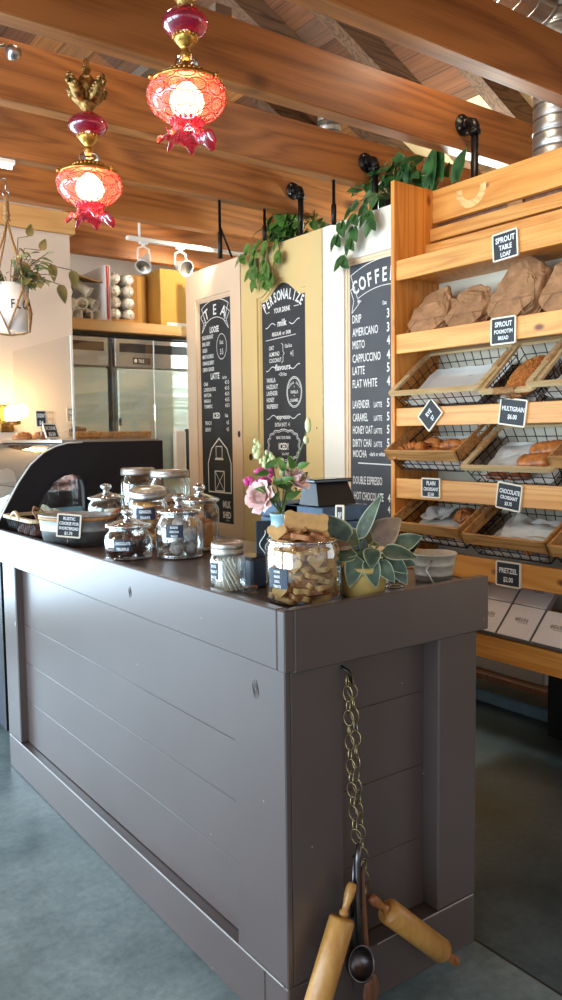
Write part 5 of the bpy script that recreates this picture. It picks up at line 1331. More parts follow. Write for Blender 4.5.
for (jx, jy, nn, lb) in ((1.66, 3.40, 9, 'farthest metal-lidded jar'), (1.655, 3.08, 10, 'big metal-lidded jar')):
    for i in range(nn):
        a = i*2.1; o = MB().lathe([(0, 0), (.042, 0), (.046, .006), (.042, .014), (0, .016)], (0, 0, 0), 18, T=Matrix.Translation((jx+.022*cos(a), jy+.022*sin(a), Z+.010+.0175*i)) @ Matrix.Rotation(.12*sin(i*2), 4, 'X')).build('ginger_cookie', 'biscuit_dk', origin=(jx, jy, Z+.010+.0175*i)); tag(o, 'brown cookie stacked in the '+lb, 'cookie', 'brown cookies in the '+lb)
jar(1.407, 2.80, .076, .205, 'slim jar of stacked cookies with a tilted silver screw lid', lid='steel', tilt=.16, lines=['GINGER', 'SNAPS'], lab=(-.15, .115, .075, .045))
for i in range(10):
    for k in range(3):
        a = k*2.09+i*.5; x, y = 1.407+.034*cos(a), 2.80+.034*sin(a); z = Z+.008+.0172*i
        o = MB().lathe([(0, 0), (.028, 0), (.0305, .005), (.027, .013), (0, .015)], (0, 0, 0), 16, T=Matrix.Translation((x, y, z)) @ Matrix.Rotation(.1*sin(i+k), 4, 'X')).build('golden_cookie', 'cookie', origin=(x, y, z)); tag(o, 'golden cookie inside the slim jar with the tilted lid', 'cookie', 'golden cookies in the slim jar')
jar(1.226, 2.60, .086, .112, 'low squat jar of dark chocolate balls, front left of the jar group', lines=['CHOCOLATE', 'TRUFFLE'], lab=(-.25, .035, .062, .040), squat=True)
fill_balls(1.226, 2.60, .080, Z+.085, .0235, 'choc', 'chocolate_ball', 'chocolate', 'chocolate balls in the squat jar', 'dark chocolate ball inside the low squat jar', 26)
jar(1.377, 2.497, .085, .160, 'round jar of sugar-dusted chocolate balls, front middle of the jar group', lines=['SUGAR', 'COCOA', 'BALLS'], lab=(-.22, .080, .062, .045), squat=True)
fill_balls(1.377, 2.497, .082, Z+.138, .0265, 'sugar', 'sugared_ball', 'chocolate', 'sugar-dusted balls in the round jar', 'sugar-dusted ball inside the round jar', 34)
jar(1.522, 2.60, .073, .185, 'tall glass jar of orange biscotti with a domed glass lid, right of the jar group')
for i in range(12):
    a = i*1.25; R = .038 if i < 8 else .012; x, y = 1.522+R*cos(a), 2.60+R*sin(a); z = Z+.01+(.012 if i % 2 else 0)
    T = Matrix.Translation((x, y, z+.055)) @ Matrix.Rotation(a, 4, 'Z') @ Matrix.Rotation(.12*sin(i*3), 4, 'X')
    o = MB().box((-.010, -.020, -.052), (.010, .020, .050+.012*sin(i)), T, .006); tag(o.build('biscotti', 'cookie', origin=(x, y, z)), 'upright orange biscotti in the tall right jar', 'cookie', 'biscotti in the tall jar')
# mason jar of white paper sticks
mx, my = 1.172, 1.855
t = thing('mason_jar', (mx, my, Z), 'mason jar with a zinc lid full of white paper sticks, alone on the counter', 'jar')
bd = MB().lathe([(0, .003), (.042, .003), (.049, .012), (.050, .03), (.050, .088), (.046, .100), (.040, .106), (.040, .122)], (mx, my, Z), 36).build('glass_body', 'glass_jar', t)
MB().lathe([(.044, .103), (.0455, .105), (.0455, .118), (.044, .120), (.0455, .122), (.0455, .134), (.043, .138), (.036, .137), (.034, .135), (0, .135)], (mx, my, Z), 40).build('lid', 'tin_lid', t)
wrap_label(mx, my, .0505, Z+.040, .030, .045, ['DOG', 'TREAT', 'BAGS'], t, -.85)
for i in range(15):
    a = -2.3+i*.42; x, y = mx+.026*cos(a), my+.026*sin(a); L = .088
    b = Vector((mx+.036*cos(a+.9), my+.036*sin(a+.9), Z+.006)); e = Vector((mx+.026*cos(a-.7), my+.026*sin(a-.7), Z+.006+L)); T, LL = along(b, e)
    o = MB().box((-.0055, -.0016, 0), (.0055, .0016, LL), T @ Matrix.Rotation(a, 4, 'Z')).build('paper_stick', 'straw', origin=tuple(b)); tag(o, 'white paper stick inside the mason jar', 'stick', 'paper sticks in the mason jar')
# small dark box and glass block behind
t = thing('card_reader', (1.262, 1.86, Z), 'small dark blue box between the mason jar and the biscuit jar', 'box')
MB().box((1.235, 1.83, Z), (1.315, 1.93, Z+.085), bev=.006).build('body', 'slate_blue', t)
MB().box((1.243, 1.838, Z+.0855), (1.307, 1.922, Z+.088), bev=.001).build('top_panel', 'screen_black', t)
o = MB().box((1.178, 1.760, Z), (1.212, 1.790, Z+.026), bev=.005).build('clear_block', 'glass_knob', origin=(1.19, 1.775, Z)); tag(o, 'small clear plastic block at the foot of the biscuit jar', 'block')
# biscuit jar
jx, jy, jr, jh = 1.262, 1.628, .099, .160
t = thing('glass_jar', (jx, jy, Z), 'wide open glass jar heaped with dog biscuits at the near counter corner', 'jar', 'glass treat jars on the counter')
bd = MB().lathe([(0, .003), (jr*.92, .003), (jr, .014), (jr, jh*.80), (jr*.97, jh*.9), (jr*.92, jh*.96), (jr*.93, jh)], (jx, jy, Z), 48).build('glass_body', 'glass_jar', t)
MB().tube([(jx+jr*.935*cos(a), jy+jr*.935*sin(a), Z+jh) for a in [2*PI*k/40 for k in range(40)]], .0038, 6, True).build('glass_rim', 'glass_knob', bd)
wrap_label(jx, jy, jr+.001, Z+.045, .062, .050, ['HOME', 'MADE', 'DOG', 'TREATS'], t, -.72)
def bone_shape(L, w):
    pts = []
    for sx in (1, -1):
        c = [(sx*(L/2-w*.32), sx*w*.32), (sx*(L/2-w*.32), -sx*w*.32)]
        base = 0 if sx > 0 else PI
        if sx > 0: order = [((L/2-w*.32), -w*.32, -PI*.75, PI*.15), ((L/2-w*.32), w*.32, -PI*.15, PI*.75)]
        else: order = [(-(L/2-w*.32), w*.32, PI*.25, PI*1.15), (-(L/2-w*.32), -w*.32, PI*.85, PI*1.75)]
        for cx, cy_, a, b in order:
            for i in range(7): q = a+(b-a)*i/6; pts.append((cx+w*.36*cos(q), cy_+w*.36*sin(q)))
    return pts
def heart_shape(s_): return [(s_*.5*16*sin(q)**3/16, s_*.5*(13*cos(q)-5*cos(2*q)-2*cos(3*q)-cos(4*q))/16) for q in [2*PI*k/24 for k in range(24)]]
bv = [fill_curve([bone_shape(.056, .028)], .013), fill_curve([heart_shape(.042)], .012), fill_curve([bone_shape(.044, .027)], .014)]
rb = random.Random(21)
nb = 0
def biscuit(c, R3, kind, mat, label, group):
    vs, fs = bv[kind]; T = Matrix.Translation(c) @ R3 @ Matrix.Translation((0, 0, -.005))
    o = MB().add(vs, fs, False, T).build('dog_biscuit', mat, origin=tuple(c)); tag(o, label, 'biscuit', group)
    b = o.modifiers.new('soften', 'BEVEL'); b.width = .003; b.segments = 2; b.limit_method = 'ANGLE'
cfa = to_cam(jx, jy)
for lay in range(12):
    z = Z+.014+lay*.0125
    for k in range(9):
        a = cfa+(k/9)*2*PI+lay*.37+rb.uniform(-.15, .15); R = .068+rb.uniform(-.004, .004)
        c = Vector((jx+R*cos(a), jy+R*sin(a), z+rb.uniform(-.003, .003)))
        R3 = Matrix.Rotation(a+PI/2+rb.uniform(-.5, .5), 4, 'Z') @ Matrix.Rotation(rb.uniform(-.5, .5), 4, 'X') @ Matrix.Rotation(rb.uniform(-.35, .35), 4, 'Y')
        biscuit(c, R3, rb.choice((0, 2, 2)), rb.choice(('biscuit', 'biscuit_dk', 'biscuit')), 'dog biscuit inside the wide open jar', 'dog biscuits in the jar')
for k, (da, zz, kd) in enumerate(((-.25, .105, 1), (-.65, .040, 1), (.35, .115, 1))):
    a = cfa+da; c = Vector((jx+.090*cos(a), jy+.090*sin(a), Z+zz)); R3 = Matrix.Rotation(a+PI/2, 4, 'Z') @ Matrix.Rotation(PI/2, 4, 'X')
    biscuit(c, R3, 1, 'biscuit', ['heart-shaped biscuit pressed against the jar glass, upper middle', 'heart-shaped biscuit low against the jar glass', 'heart-shaped biscuit against the jar glass, right'][k], None)
for k in range(16):
    a = rb.uniform(0, 2*PI); R = .062*math.sqrt(rb.random()); c = Vector((jx+R*cos(a), jy+R*sin(a), Z+.158+.026*(1-R/.07)+rb.uniform(-.004, .006)))
    R3 = Matrix.Rotation(rb.uniform(0, 6), 4, 'Z') @ Matrix.Rotation(rb.uniform(-.4, .4), 4, 'X') @ Matrix.Rotation(rb.uniform(-.4, .4), 4, 'Y')
    biscuit(c, R3, rb.choice((0, 1, 2)), rb.choice(('biscuit', 'biscuit_dk')), 'dog biscuit in the heap above the jar rim', 'dog biscuits heaped above the rim')
vs, fs = fill_curve([bone_shape(.112, .040)], .016); T = Matrix.Translation((jx+.006, jy-.004, Z+.200)) @ Matrix.Rotation(-.62, 4, 'Z') @ Matrix.Rotation(.12, 4, 'Y') @ Matrix.Rotation(.95, 4, 'X')
o = MB().add(vs, fs, False, T).build('dog_biscuit', 'biscuit', origin=(jx, jy, Z+.185)); tag(o, 'largest bone-shaped biscuit lying across the top of the heap', 'biscuit'); b = o.modifiers.new('soften', 'BEVEL'); b.width = .004; b.segments = 2
vs, fs = fill_curve([heart_shape(.052)], .012); T = Matrix.Translation((jx-.070, jy+.018, Z+.178)) @ Matrix.Rotation(cfa+PI/2-.2, 4, 'Z') @ Matrix.Rotation(1.1, 4, 'X')
o = MB().add(vs, fs, False, T).build('dog_biscuit', 'biscuit', origin=(jx-.07, jy+.02, Z+.16)); tag(o, 'heart-shaped biscuit at the left edge of the heap', 'biscuit')

# rubber plant in a mustard pot
qx, qy = 1.420, 1.573
t = thing('potted_rubber_plant', (qx, qy, Z), 'variegated rubber plant in a mustard glazed pot near the counter end', 'plant')
MB().lathe([(0, 0), (.053, 0), (.058, .005), (.062, .055), (.062, .066), (.066, .068), (.066, .082), (.060, .082), (.057, .062), (0, .055)], (qx, qy, Z), 40).build('pot', 'mustard', t)
MB().lathe([(0, .070), (.056, .068)], (qx, qy, Z), 24).build('soil', 'soil', t)
LM = {'g': MB(), 'r': MB()}; st = MB()
def onp(u, v, h, fwd): return None
# leaves laid out around the stem: (right, up, towards the viewer, direction right/up/out, length, width, kind)
rv = Vector((.807, -.59, 0)); fv = Vector((-.59, -.807, 0)); uv_ = Vector((0, 0, 1))
def fleaf(r0, u0, f0, dr, du, df, L, W, kind='g', n=(0, .3, 1)):
    p = Vector((qx, qy, Z))+rv*r0+uv_*u0+fv*f0; d = rv*dr+uv_*du+fv*df; nn = rv*n[0]+uv_*n[1]+fv*n[2]
    LM[kind].leaf(p, d, nn, L, W, .10, fold=.14); c = Vector((qx, qy, Z+.09)); m_ = (p+c)/2+uv_*.01
    st.tube([Vector((qx, qy, Z+.065)), c.lerp(p, .35), m_.lerp(p, .4), p], .003, 6)
fleaf(-.01, .150, .00, .42, 1, .1, .135, .048, 'g', (-.8, .1, .7))
fleaf(-.045, .140, .0, -.55, .8, .1, .095, .078, 'g', (.1, .1, 1))
fleaf(.030, .145, .0, .75, .65, 0, .095, .080, 'r', (-.3, .1, 1))
fleaf(-.03, .135, .03, -1, .12, .2, .120, .042, 'r', (0, 1, .6))
fleaf(-.02, .120, .04, -.9, -.1, .3, .085, .045, 'g', (0, .6, .8))
fleaf(-.02, .115, .05, -.25, -.9, .3, .085, .052)
fleaf(.01, .110, .055, .25, -1, .25, .080, .048)
fleaf(.045, .125, .045, 1, -.10, .2, .095, .060, 'g', (0, .8, .6))
fleaf(.05, .115, .04, .75, -.55, .2, .080, .050)
fleaf(.06, .145, .0, .7, -.6, .0, .085, .050, 'g', (.5, .5, .7))
fleaf(.075, .095, .02, .55, -.85, .2, .075, .045)
fleaf(.035, .10, .05, .6, -.75, .3, .07, .044)
fleaf(-.055, .12, .02, -.75, -.6, .2, .075, .045)
fleaf(.07, .105, .01, .95, -.3, .1, .075, .042)
fleaf(-.06, .13, .03, -.8, -.35, .3, .085, .05)
fleaf(.02, .135, .05, -.1, -.55, .7, .07, .048, 'g', (0, .8, .6))
fleaf(.085, .13, .0, .9, .35, .0, .08, .05, 'g', (-.2, .3, 1))
fleaf(.0, .13, -.05, -.6, .5, -.6, .09, .06, 'g', (0, .5, 1))
fleaf(.02, .13, -.06, .4, .3, -.8, .09, .06)
LM['g'].build('leaves', 'leaf_fic', t); LM['r'].build('reddish_leaves', 'leaf_red', t); st.build('stems', 'stem', t)

# drinking glass with marker, and the galvanised bucket
gx, gy = 1.565, 1.600
t = thing('drinking_glass', (gx, gy, Z), 'small clear glass with a marker in it between the plant and the bucket', 'glass')
MB().lathe([(0, .004), (.026, .004), (.029, .010), (.033, .088), (.032, .089)], (gx, gy, Z), 30).build('glass_body', 'glass_jar', t)
MB().lathe([(0, 0), (.027, .0), (.028, .007), (0, .008)], (gx, gy, Z), 30).build('glass_base', 'glass_knob', t)
T, L = along((gx-.010, gy+.008, Z+.014), (gx+.055, gy-.036, Z+.135))
o = MB().lathe([(0, 0), (.0075, 0), (.009, .004), (.009, L-.045), (.0105, L-.045), (.0105, L-.004), (.006, L), (0, L)], seg=16, T=T); t = thing('marker_pen', (gx, gy, Z+.014), 'thick black marker leaning in the small glass', 'pen'); o.build('barrel', 'rubber_black', t)
MB().tube([T @ Vector((.011, 0, L-.04)), T @ Vector((.013, 0, L-.015)), T @ Vector((.011, 0, L-.006))], .002, 5).build('clip', 'steel', t)
for i, (dx, dy, ex, ey) in enumerate(((.01, -.008, -.012, .022), (-.006, -.012, .02, .012), (.004, .01, .0, -.02))):
    T, L = along((gx+dx, gy+dy, Z+.012), (gx+ex, gy+ey, Z+.120)); tag(MB().lathe([(0, 0), (.003, .004), (.004, .01), (.004, L), (0, L)], seg=10, T=T).build('pen', ['steel_dk', 'slate_blue', 'white_metal'][i], origin=(gx+dx, gy+dy, Z+.012)), ['grey pen in the small glass', 'dark blue pen in the small glass', 'white pen in the small glass'][i], 'pen')
ux, uy = 1.722, 1.598
t = thing('tin_bucket', (ux, uy, Z), 'round ribbed galvanised tin bucket at the right end of the counter', 'bucket')
MB().lathe([(0, .003), (.050, .003), (.052, .0), (.055, .020), (.057, .022), (.056, .026), (.060, .048), (.062, .050), (.061, .054), (.064, .078), (.067, .080), (.067, .084), (.063, .084), (.054, .01), (0, .006)], (ux, uy, Z), 44).build('body', 'galv_warm', t)
MB().tube([(ux-.052, uy-.042, Z+.070), (ux-.075, uy-.040, Z+.045), (ux-.062, uy-.052, Z+.010), (ux-.052, uy-.062, Z+.004)], .003, 6).build('handle', 'steel', t)

# vase with roses
vx, vy = 1.432, 1.952
t = thing('flower_vase', (vx, vy, Z), 'pale blue vase behind the biscuit jar', 'vase')
MB().lathe([(0, 0), (.034, 0), (.042, .01), (.046, .06), (.042, .12), (.034, .165), (.036, .185), (.040, .194), (.036, .194), (.030, .165), (.036, .10), (0, .04)], (vx, vy, Z), 34).build('body', 'vase', t)
def rose(c, face, R, label, mat='rose', stemto=None):
    t = thing('rose', tuple(c), label, 'flower')
    T = Matrix.Translation(c) @ Vector(face).normalized().to_track_quat('Z', 'Y').to_matrix().to_4x4(); rr = random.Random(int(R*1000))
    m = MB()
    for ring_, (n, r_, tip, hgt) in enumerate(((3, .22, .10, .62), (4, .40, .20, .58), (5, .62, .45, .46), (6, .82, .82, .36), (6, .95, 1.0, .16))):
        for k in range(n):
            a0 = 2*PI*k/n+ring_*.6+rr.uniform(-.2, .2); vs = []; fs = []; N = 6; aw = 2*PI/n*.80
            for j in range(N+1):
                v = j/N
                for i in range(N+1):
                    u = i/N*2-1; ww = aw*(.35+.65*sin(PI*min(1, .25+v*.65)))*.62
                    rad = R*(.10+(r_-.10)*v**.7+(tip-r_)*max(0, v-.55)/.45+.05*u*u*v); a = a0+u*ww; zz = R*(-.45+(hgt+.45)*v**.9-.10*u*u*v-(.22*max(0, v-.8) if ring_ > 2 else 0))
                    rad += R*.03*noise.noise(Vector((a*3, v*4, ring_)))
                    vs.append((rad*cos(a), rad*sin(a), zz))
            for j in range(N):
                for i in range(N): q = j*(N+1)+i; fs.append((q, q+1, q+N+2, q+N+1))
            m.add(vs, fs, True, T)
    m.build('petals', mat, t)
    e = T @ Vector((0, 0, -R*.45)); s_ = MB().tube([e, e.lerp(Vector((vx, vy, Z+.20)), .4)+Vector((0, 0, .01)), Vector((vx+(c[0]-vx)*.05, vy+(c[1]-vy)*.05, Z+.19)), (vx, vy, Z+.06)], .003, 6)
    for k in range(4): s_.leaf(e, T.to_3x3() @ Vector((cos(k*1.6), sin(k*1.6), -.2)), T.to_3x3() @ Vector((0, 0, 1)), R*.7, R*.28, .2)
    s_.build('stem', 'stem', t)
def off(r0, u0, f0): return Vector((vx, vy, Z+.068))+rv*r0+uv_*u0+fv*f0
rose(off(-.066, .178, .03), fv*.8-rv*.55+uv_*.25, .052, 'large pale pink rose leaning left over the counter')
rose(off(.048, .232, .0), fv*.5+rv*.5+uv_*.6, .046, 'smaller pale pink rose on the right side of the bouquet')
t = thing('magenta_sprig', tuple(off(-.05, .13, 0)), 'magenta blossoms behind the large left rose', 'flower')
m = MB()
for k in range(16): m.ball(off(-.052+rnd.uniform(-.022, .022), .238+rnd.uniform(-.022, .022), -.005+rnd.uniform(-.012, .012)), .0105, 8, (1, 1, .8), .5)
for k in range(6): m.ball(off(-.100+rnd.uniform(-.01, .01), .222+rnd.uniform(-.01, .01), 0), .009, 8, jit=.5)
m.build('blossoms', 'magenta', t); MB().tube([off(-.052, .23, 0), off(-.02, .17, 0), off(0, .10, 0)], .002, 5).tube([off(-.1, .22, 0), off(-.04, .17, 0), off(0, .12, 0)], .002, 5).build('stem', 'stem', t)
t = thing('snapdragon_stems', tuple(off(0, .13, -.01)), 'green stems with cream buds rising from the bouquet', 'flower')
m = MB(); s_ = MB(); l_ = MB()
for (r0, u0, bend, n) in ((-.075, .345, -.02, 7), (-.055, .30, -.03, 6), (.075, .395, .02, 2), (.01, .285, 0, 4), (-.025, .31, -.02, 5), (.025, .29, .01, 3)):
    P = [off(0, .12, -.01), off(r0*.4, u0*.6, -.01), off(r0*.9+bend*.2, u0*.88, -.01), off(r0+bend*.4, u0, -.01)]; s_.tube(P, .0024, 5)
    for q in range(n):
        f = q/max(1, n-1); p = P[3].lerp(P[2], f)+rv*rnd.uniform(-.014, .014); MB().ball(p, .0062+.003*f, 8, (1, 1, 1.5), .3).build('bud', 'bud', t)
MB().ball(off(.083, .392, -.01), 1, 10, (.010, .010, .024)).build('tall_bud', 'bud', t)
for k in range(26):
    b = off(rnd.uniform(-.05, .06), rnd.uniform(.14, .27), rnd.uniform(-.02, .03)); l_.leaf(b, rv*rnd.uniform(-1, 1)+uv_*rnd.uniform(-.5, 1)+fv*rnd.uniform(-.2, .6), fv+uv_*.4, rnd.uniform(.035, .06), .022, .2)
s_.build('stems', 'stem', t); l_.build('leaves', 'leaf', t)

# till: blue crate with a black tablet on it, small signs near it
t = thing('blue_crate', (1.66, 1.97, Z), 'blue painted slatted wooden crate behind the roses', 'crate')
for k in range(4): MB().box((1.575, 1.93, Z+.004+k*.050), (1.77, 2.142, Z+.050+k*.050), bev=.002).build('slat', 'blue_box', t)
for k in range(4): MB().box((1.575, 2.06, Z+.004+k*.050), (1.77, 2.272, Z+.050+k*.050), bev=.002).build('slat', 'blue_box', t)
MB().box((1.576, 1.9425, Z), (1.589, 2.0595, Z+.198)).box((1.756, 1.9425, Z), (1.769, 2.0595, Z+.198)).build('end_board', 'blue_box', t)
t = thing('tablet_till', (1.68, 2.0, Z+.20), 'black tablet till standing on the blue crate', 'till')
T = Matrix.Translation((1.664, 2.005, Z+.2045)) @ Matrix.Diagonal((.82, .9, .9, 1))
MB().add([(-.10, -.05, 0), (.095, -.05, 0), (.095, .06, 0), (-.10, .06, 0), (-.085, -.02, .085), (.075, -.02, .085), (.075, .055, .085), (-.085, .055, .085)], [(3, 2, 1, 0), (4, 5, 6, 7), (0, 1, 5, 4), (1, 2, 6, 5), (2, 3, 7, 6), (3, 0, 4, 7)], False, T).build('body', 'rubber_black', t)
MB().box((-.11, -.045, .08), (.085, .060, .094), T, .004).build('screen', 'screen_black', t)
MB().box((.01, -.03, .0945), (.05, -.022, .0955), T).build('light_strip', 'chalk', t)
table_sign(1.560, 1.83, Z, .030, .118, -.05, 'narrow upright sign seen almost edge-on in front of the blue crate', ['PAY', 'HERE'], -1.15, .10)
t = thing('chalk_stand', (1.455, 2.05, Z), 'small black board with a white chalk flourish behind the vase', 'sign')
F = Matrix.Translation((1.452, 2.055, Z+.001)) @ Matrix.Rotation(-.35, 4, 'Z') @ facing_cam(0)
b = MB().shape([[(-.04, 0), (.04, 0), (.04, .16), (-.04, .16)]], .006, F).build('blackboard', 'board', t)
m = MB()
for q in range(3):
    P = [F @ Vector((-.02+.03*q*.6+.010*sin(k*.7+q), .03+.10*k/12, .0072)) for k in range(13)]; m.tube(P, .0018, 4)
m.build('flourish', 'chalk', b)

# galvanised tub of shortbread with its sign, wire tray at the far left
tx0, ty0 = 1.222, 3.07
t = thing('galvanised_tub', (tx0, ty0, Z), 'oval galvanised tub with a dark wooden grip, sign clipped in front', 'tub')
a1 = math.radians(128)
def oval(r_, z_, a, sx=1.0, sy=.70):
    x_, y_ = r_*sx*cos(a), r_*sy*sin(a); return (tx0+x_*cos(a1)-y_*sin(a1), ty0+x_*sin(a1)+y_*cos(a1), z_)
def oval_lathe(P, seg=48):
    vs = [oval(r_, Z+z_, 2*PI*k/seg) for r_, z_ in P for k in range(seg)]; fs = []
    for i in range(len(P)-1):
        for k in range(seg): fs.append((i*seg+k, i*seg+(k+1) % seg, (i+1)*seg+(k+1) % seg, (i+1)*seg+k))
    return MB().add(vs, fs, True)
oval_lathe([(0, .003), (.135, .003), (.137, .0), (.150, .060), (.153, .062), (.152, .066), (.158, .118), (.162, .121), (.160, .125), (.155, .122), (.133, .010), (0, .008)]).build('body', 'galv', t)
oval_lathe([(.1565, .105), (.1605, .105), (.1615, .117), (.1580, .117)]).build('rim_band', 'tray_box', t)
for sg in (0, PI):
    P = [oval(.163, Z+.10, sg-.35), oval(.185, Z+.135, sg-.25), oval(.192, Z+.148, sg), oval(.185, Z+.135, sg+.25), oval(.163, Z+.10, sg+.35)]; MB().tube(P, [.003, .003, .007, .003, .003], 8).build('handle', 'handlewood', t)
for i in range(12):
    a = i*.9; R = .03+.07*((i*37) % 10)/10; p = oval(R, Z+.085+.012*(i % 2), a); T = Matrix.Translation(p) @ Matrix.Rotation(a, 4, 'Z') @ Matrix.Rotation(.4, 4, 'X')
    o = MB().box((-.028, -.018, -.007), (.028, .018, .007), T, .003).build('shortbread', 'cup_white', origin=p); tag(o, 'pale wrapped shortbread in the galvanised tub', 'cookie', 'shortbreads in the tub')
t = thing('chalk_sign', (1.145, 2.99, Z+.06), 'framed chalk sign for shortbread clipped to the galvanised tub', 'sign')
F = Matrix.Translation((1.146, 2.955, Z+.092)) @ Matrix.Rotation(-.62, 4, 'Z') @ Matrix.Rotation(.10, 4, 'Y') @ facing_cam(0)
w, h = .094, .092
MB().shape([rrect(-w/2, -h/2, w/2, h/2, .005, 2), [(-w/2+.006, -h/2+.006), (-w/2+.006, h/2-.006), (w/2-.006, h/2-.006), (w/2-.006, -h/2+.006)]], .007, F).build('frame', 'sign_frame', t)
b = MB().shape([[(-w/2+.005, -h/2+.005), (w/2-.005, -h/2+.005), (w/2-.005, h/2-.005), (-w/2+.005, h/2-.005)]], .004, F).build('blackboard', 'board', t)
m = MB()
for i, s_ in enumerate(['RUSTIC', 'COOKIE FOR', 'SHORTBREAD', '$1.75']):
    vs, fs = text_geo(s_, .03); x0 = min(v[0] for v in vs); x1 = max(v[0] for v in vs); sz = .0165; q = min(.85, .076/((x1-x0)*sz)); m.add([((v[0]-(x0+x1)/2)*sz*q, .022-i*.019+v[1]*sz, .0047) for v in vs], fs, False, F)
m.build('lettering', 'chalk', b)
MB().tube([F @ Vector((0, -h/2, .002)), F @ Vector((0, -h/2-.035, -.002))], .003, 6).build('clip', 'steel_dk', t)
# wire tray with a wooden rim at the far left end
t = thing('wire_tray', (1.18, 3.44, Z), 'low wire tray with a rounded wooden rim at the far left end of the counter', 'tray')
T = Matrix.Translation((1.215, 3.45, Z+.078)) @ Matrix.Rotation(.0, 4, 'Z')
MB().shape([rrect(-.12, -.20, .12, .20, .04), rrect(-.097, -.177, .097, .177, .025)], .014, T).build('rim', 'tray_rim', t)
m = MB()
for k in range(14):
    y_ = -.18+.36*k/13; m.tube([(-.10, y_, 0), (-.085, y_*.94, -.074), (.085, y_*.94, -.074), (.10, y_, 0)], .0018, 5, T=T)
for k in range(8):
    x_ = -.095+.19*k/7; m.tube([(x_, -.185, 0), (x_*.9, -.17, -.074), (x_*.9, .17, -.074), (x_, .185, 0)], .0018, 5, T=T)
m.build('wire_basket', 'wire', t)
MB().tube([T @ Vector((-.118, -.06+.12*k/6, .008+.026*sin(PI*k/6))) for k in range(7)], .008, 8).build('handle', 'tray_rim', t)
for i in range(7):
    x_, y_ = 1.215+(-.045 if i % 2 else .04), 3.32+i*.042; bun(Matrix.Translation((x_, y_, Z+.010)), 'dark brown bun in the wire tray at the far left', 'dark buns in the wire tray', .038, 'choc')

# ------------------------------------------------------------------ light
def area(name, loc, rot, sx, sy, power, col, spread=PI):
    l = bpy.data.lights.new(name, 'AREA'); l.shape = 'RECTANGLE'; l.size = sx; l.size_y = sy; l.energy = power; l.color = col; l.spread = spread
    o = bpy.data.objects.new(name, l); COL.objects.link(o); o.location = loc; o.rotation_euler = rot; return o
# daylight through the shopfront windows; the rear and kitchen side lights are added
area('daylight_window_side', (XL+.03, 1.15, 1.30), (0, -PI/2, 0), 2.2, 2.6, 220, (.60, .81, 1))
area('daylight_window_far', (XL+.03, 4.4, 1.30), (0, -PI/2, 0), 2.2, 3.0, 280, (.62, .82, 1))
area('daylight_window_near', (XL+.03, -1.5, 1.30), (0, -PI/2, 0), 2.2, 2.6, 40, (.66, .84, 1))
area('added_light_rear', (-1.05, YB-.05, 1.35), (-PI/2, 0, 0), 3.6, 2.2, 290, (.60, .82, 1))  # added for the blue sheen on floor and counter face
area('added_light_kitchen', (XR-.05, -.95, 1.65), (0, PI/2, 0), 1.5, 3.2, 36, (.74, .90, 1))  # added to brighten the fridge doors, no opening behind it
area('daylight_front', (1.4, YF+.05, 1.75), (PI/2, 0, 0), 4.5, 1.6, 5, (.85, .92, 1))
area('case_light', (1.72, 4.2, 1.485), (0, 0, 0), .1, .9, 7, (.80, .95, 1))
def pt(name, loc, power, col, r=.06):
    l = bpy.data.lights.new(name, 'POINT'); l.energy = power; l.color = col; l.shadow_soft_size = r
    o = bpy.data.objects.new(name, l); COL.objects.link(o); o.location = loc
# bulbs of the pendants and sconce, with added fill for room, roof and fridges
pt('pendant_glow_left', (1.12, 2.60, 2.352), 9, (1, .62, .34), .025)
pt('pendant_glow_right', (1.148, 1.985, 2.440), 9, (1, .62, .34), .025)
pt('room_fill_a', (-.9, .9, 2.35), 6, (1, .80, .56), .12)  # unseen warm fill added for the room and ceiling, without fixtures
pt('room_fill_b', (.5, -.9, 2.35), 4, (1, .80, .56), .12)
pt('room_fill_c', (-1.2, 3.2, 2.35), 26, (1, .80, .56), .12)
pt('roof_fill_a', (2.6, 2.2, 3.25), 14, (1, .80, .58), .06)  # added above the beams to brighten the roof boards
pt('roof_fill_b', (1.2, 2.8, 3.5), 16, (1, .80, .58), .06)
pt('roof_fill_c', (1.5, 4.2, 3.3), 10, (1, .80, .58), .06)
pt('fridge_fill', (3.9, 3.3, 2.45), 110, (.86, 1, .96), .15)  # unseen light added to brighten the fridge fronts
pt('sconce_glow', (1.495, 4.60, 1.68), 8, (1, .68, .32), .05)
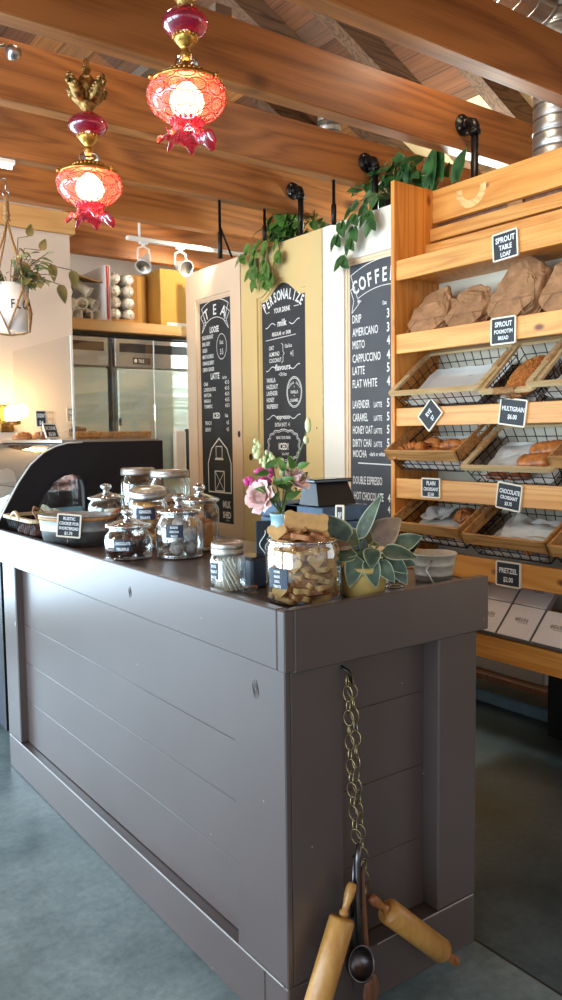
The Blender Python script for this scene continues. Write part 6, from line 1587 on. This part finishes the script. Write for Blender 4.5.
def spot(name, loc, to, power, ang=1.3, col=(1, .88, .70)):
    l = bpy.data.lights.new(name, 'SPOT'); l.energy = power; l.spot_size = ang; l.spot_blend = .6; l.color = col; l.shadow_soft_size = .04
    o = bpy.data.objects.new(name, l); COL.objects.link(o); o.location = loc; o.rotation_euler = (Vector(to)-Vector(loc)).to_track_quat('-Z', 'Y').to_euler()
# unseen warm spots on bread shelf, doors and loft; track_spot is the rail's head
spot('shelf_fill_spot', (.6, .8, 2.72), (2.6, 1.9, 1.6), 48, 1.2)
spot('door_fill_spot', (.5, 3.3, 2.72), (2.8, 3.7, 1.9), 55, 1.3)
spot('track_spot', (2.33, 4.56, 2.56), (1.8, 3.6, .9), 20, 1.4)
spot('loft_fill_spot', (2.75, 4.45, 2.72), (2.5, 5.1, 2.4), 32, 1.9)
w = bpy.data.worlds.new('sky'); S.world = w; w.use_nodes = True
w.node_tree.nodes['Background'].inputs[0].default_value = (.80, .88, 1, 1); w.node_tree.nodes['Background'].inputs[1].default_value = 1.0

# ------------------------------------------------------------------ camera (eye height 1.52 m, fitted to the photograph)
f, yaw, pitch, roll = 795.22, .632055, .0807725, -.01224
fw = Vector((sin(yaw)*cos(pitch), cos(yaw)*cos(pitch), -sin(pitch))); r0 = Vector((cos(yaw), -sin(yaw), 0)); u0 = r0.cross(fw)
rr = r0*cos(roll)+u0*sin(roll); uu = -r0*sin(roll)+u0*cos(roll)
cd = bpy.data.cameras.new('camera'); cam = bpy.data.objects.new('camera', cd); COL.objects.link(cam); S.camera = cam
cam.matrix_world = Matrix(((rr.x, uu.x, -fw.x, 0), (rr.y, uu.y, -fw.y, 0), (rr.z, uu.z, -fw.z, 1.52), (0, 0, 0, 1)))
cd.sensor_fit = 'VERTICAL'; cd.sensor_height = 36; cd.lens = f/1000*36; cd.clip_start = .02
S.view_settings.view_transform = 'Standard'; S.view_settings.look = 'None'; S.view_settings.gamma = 1; S.view_settings.use_curve_mapping = False
S.view_settings.exposure = -.20
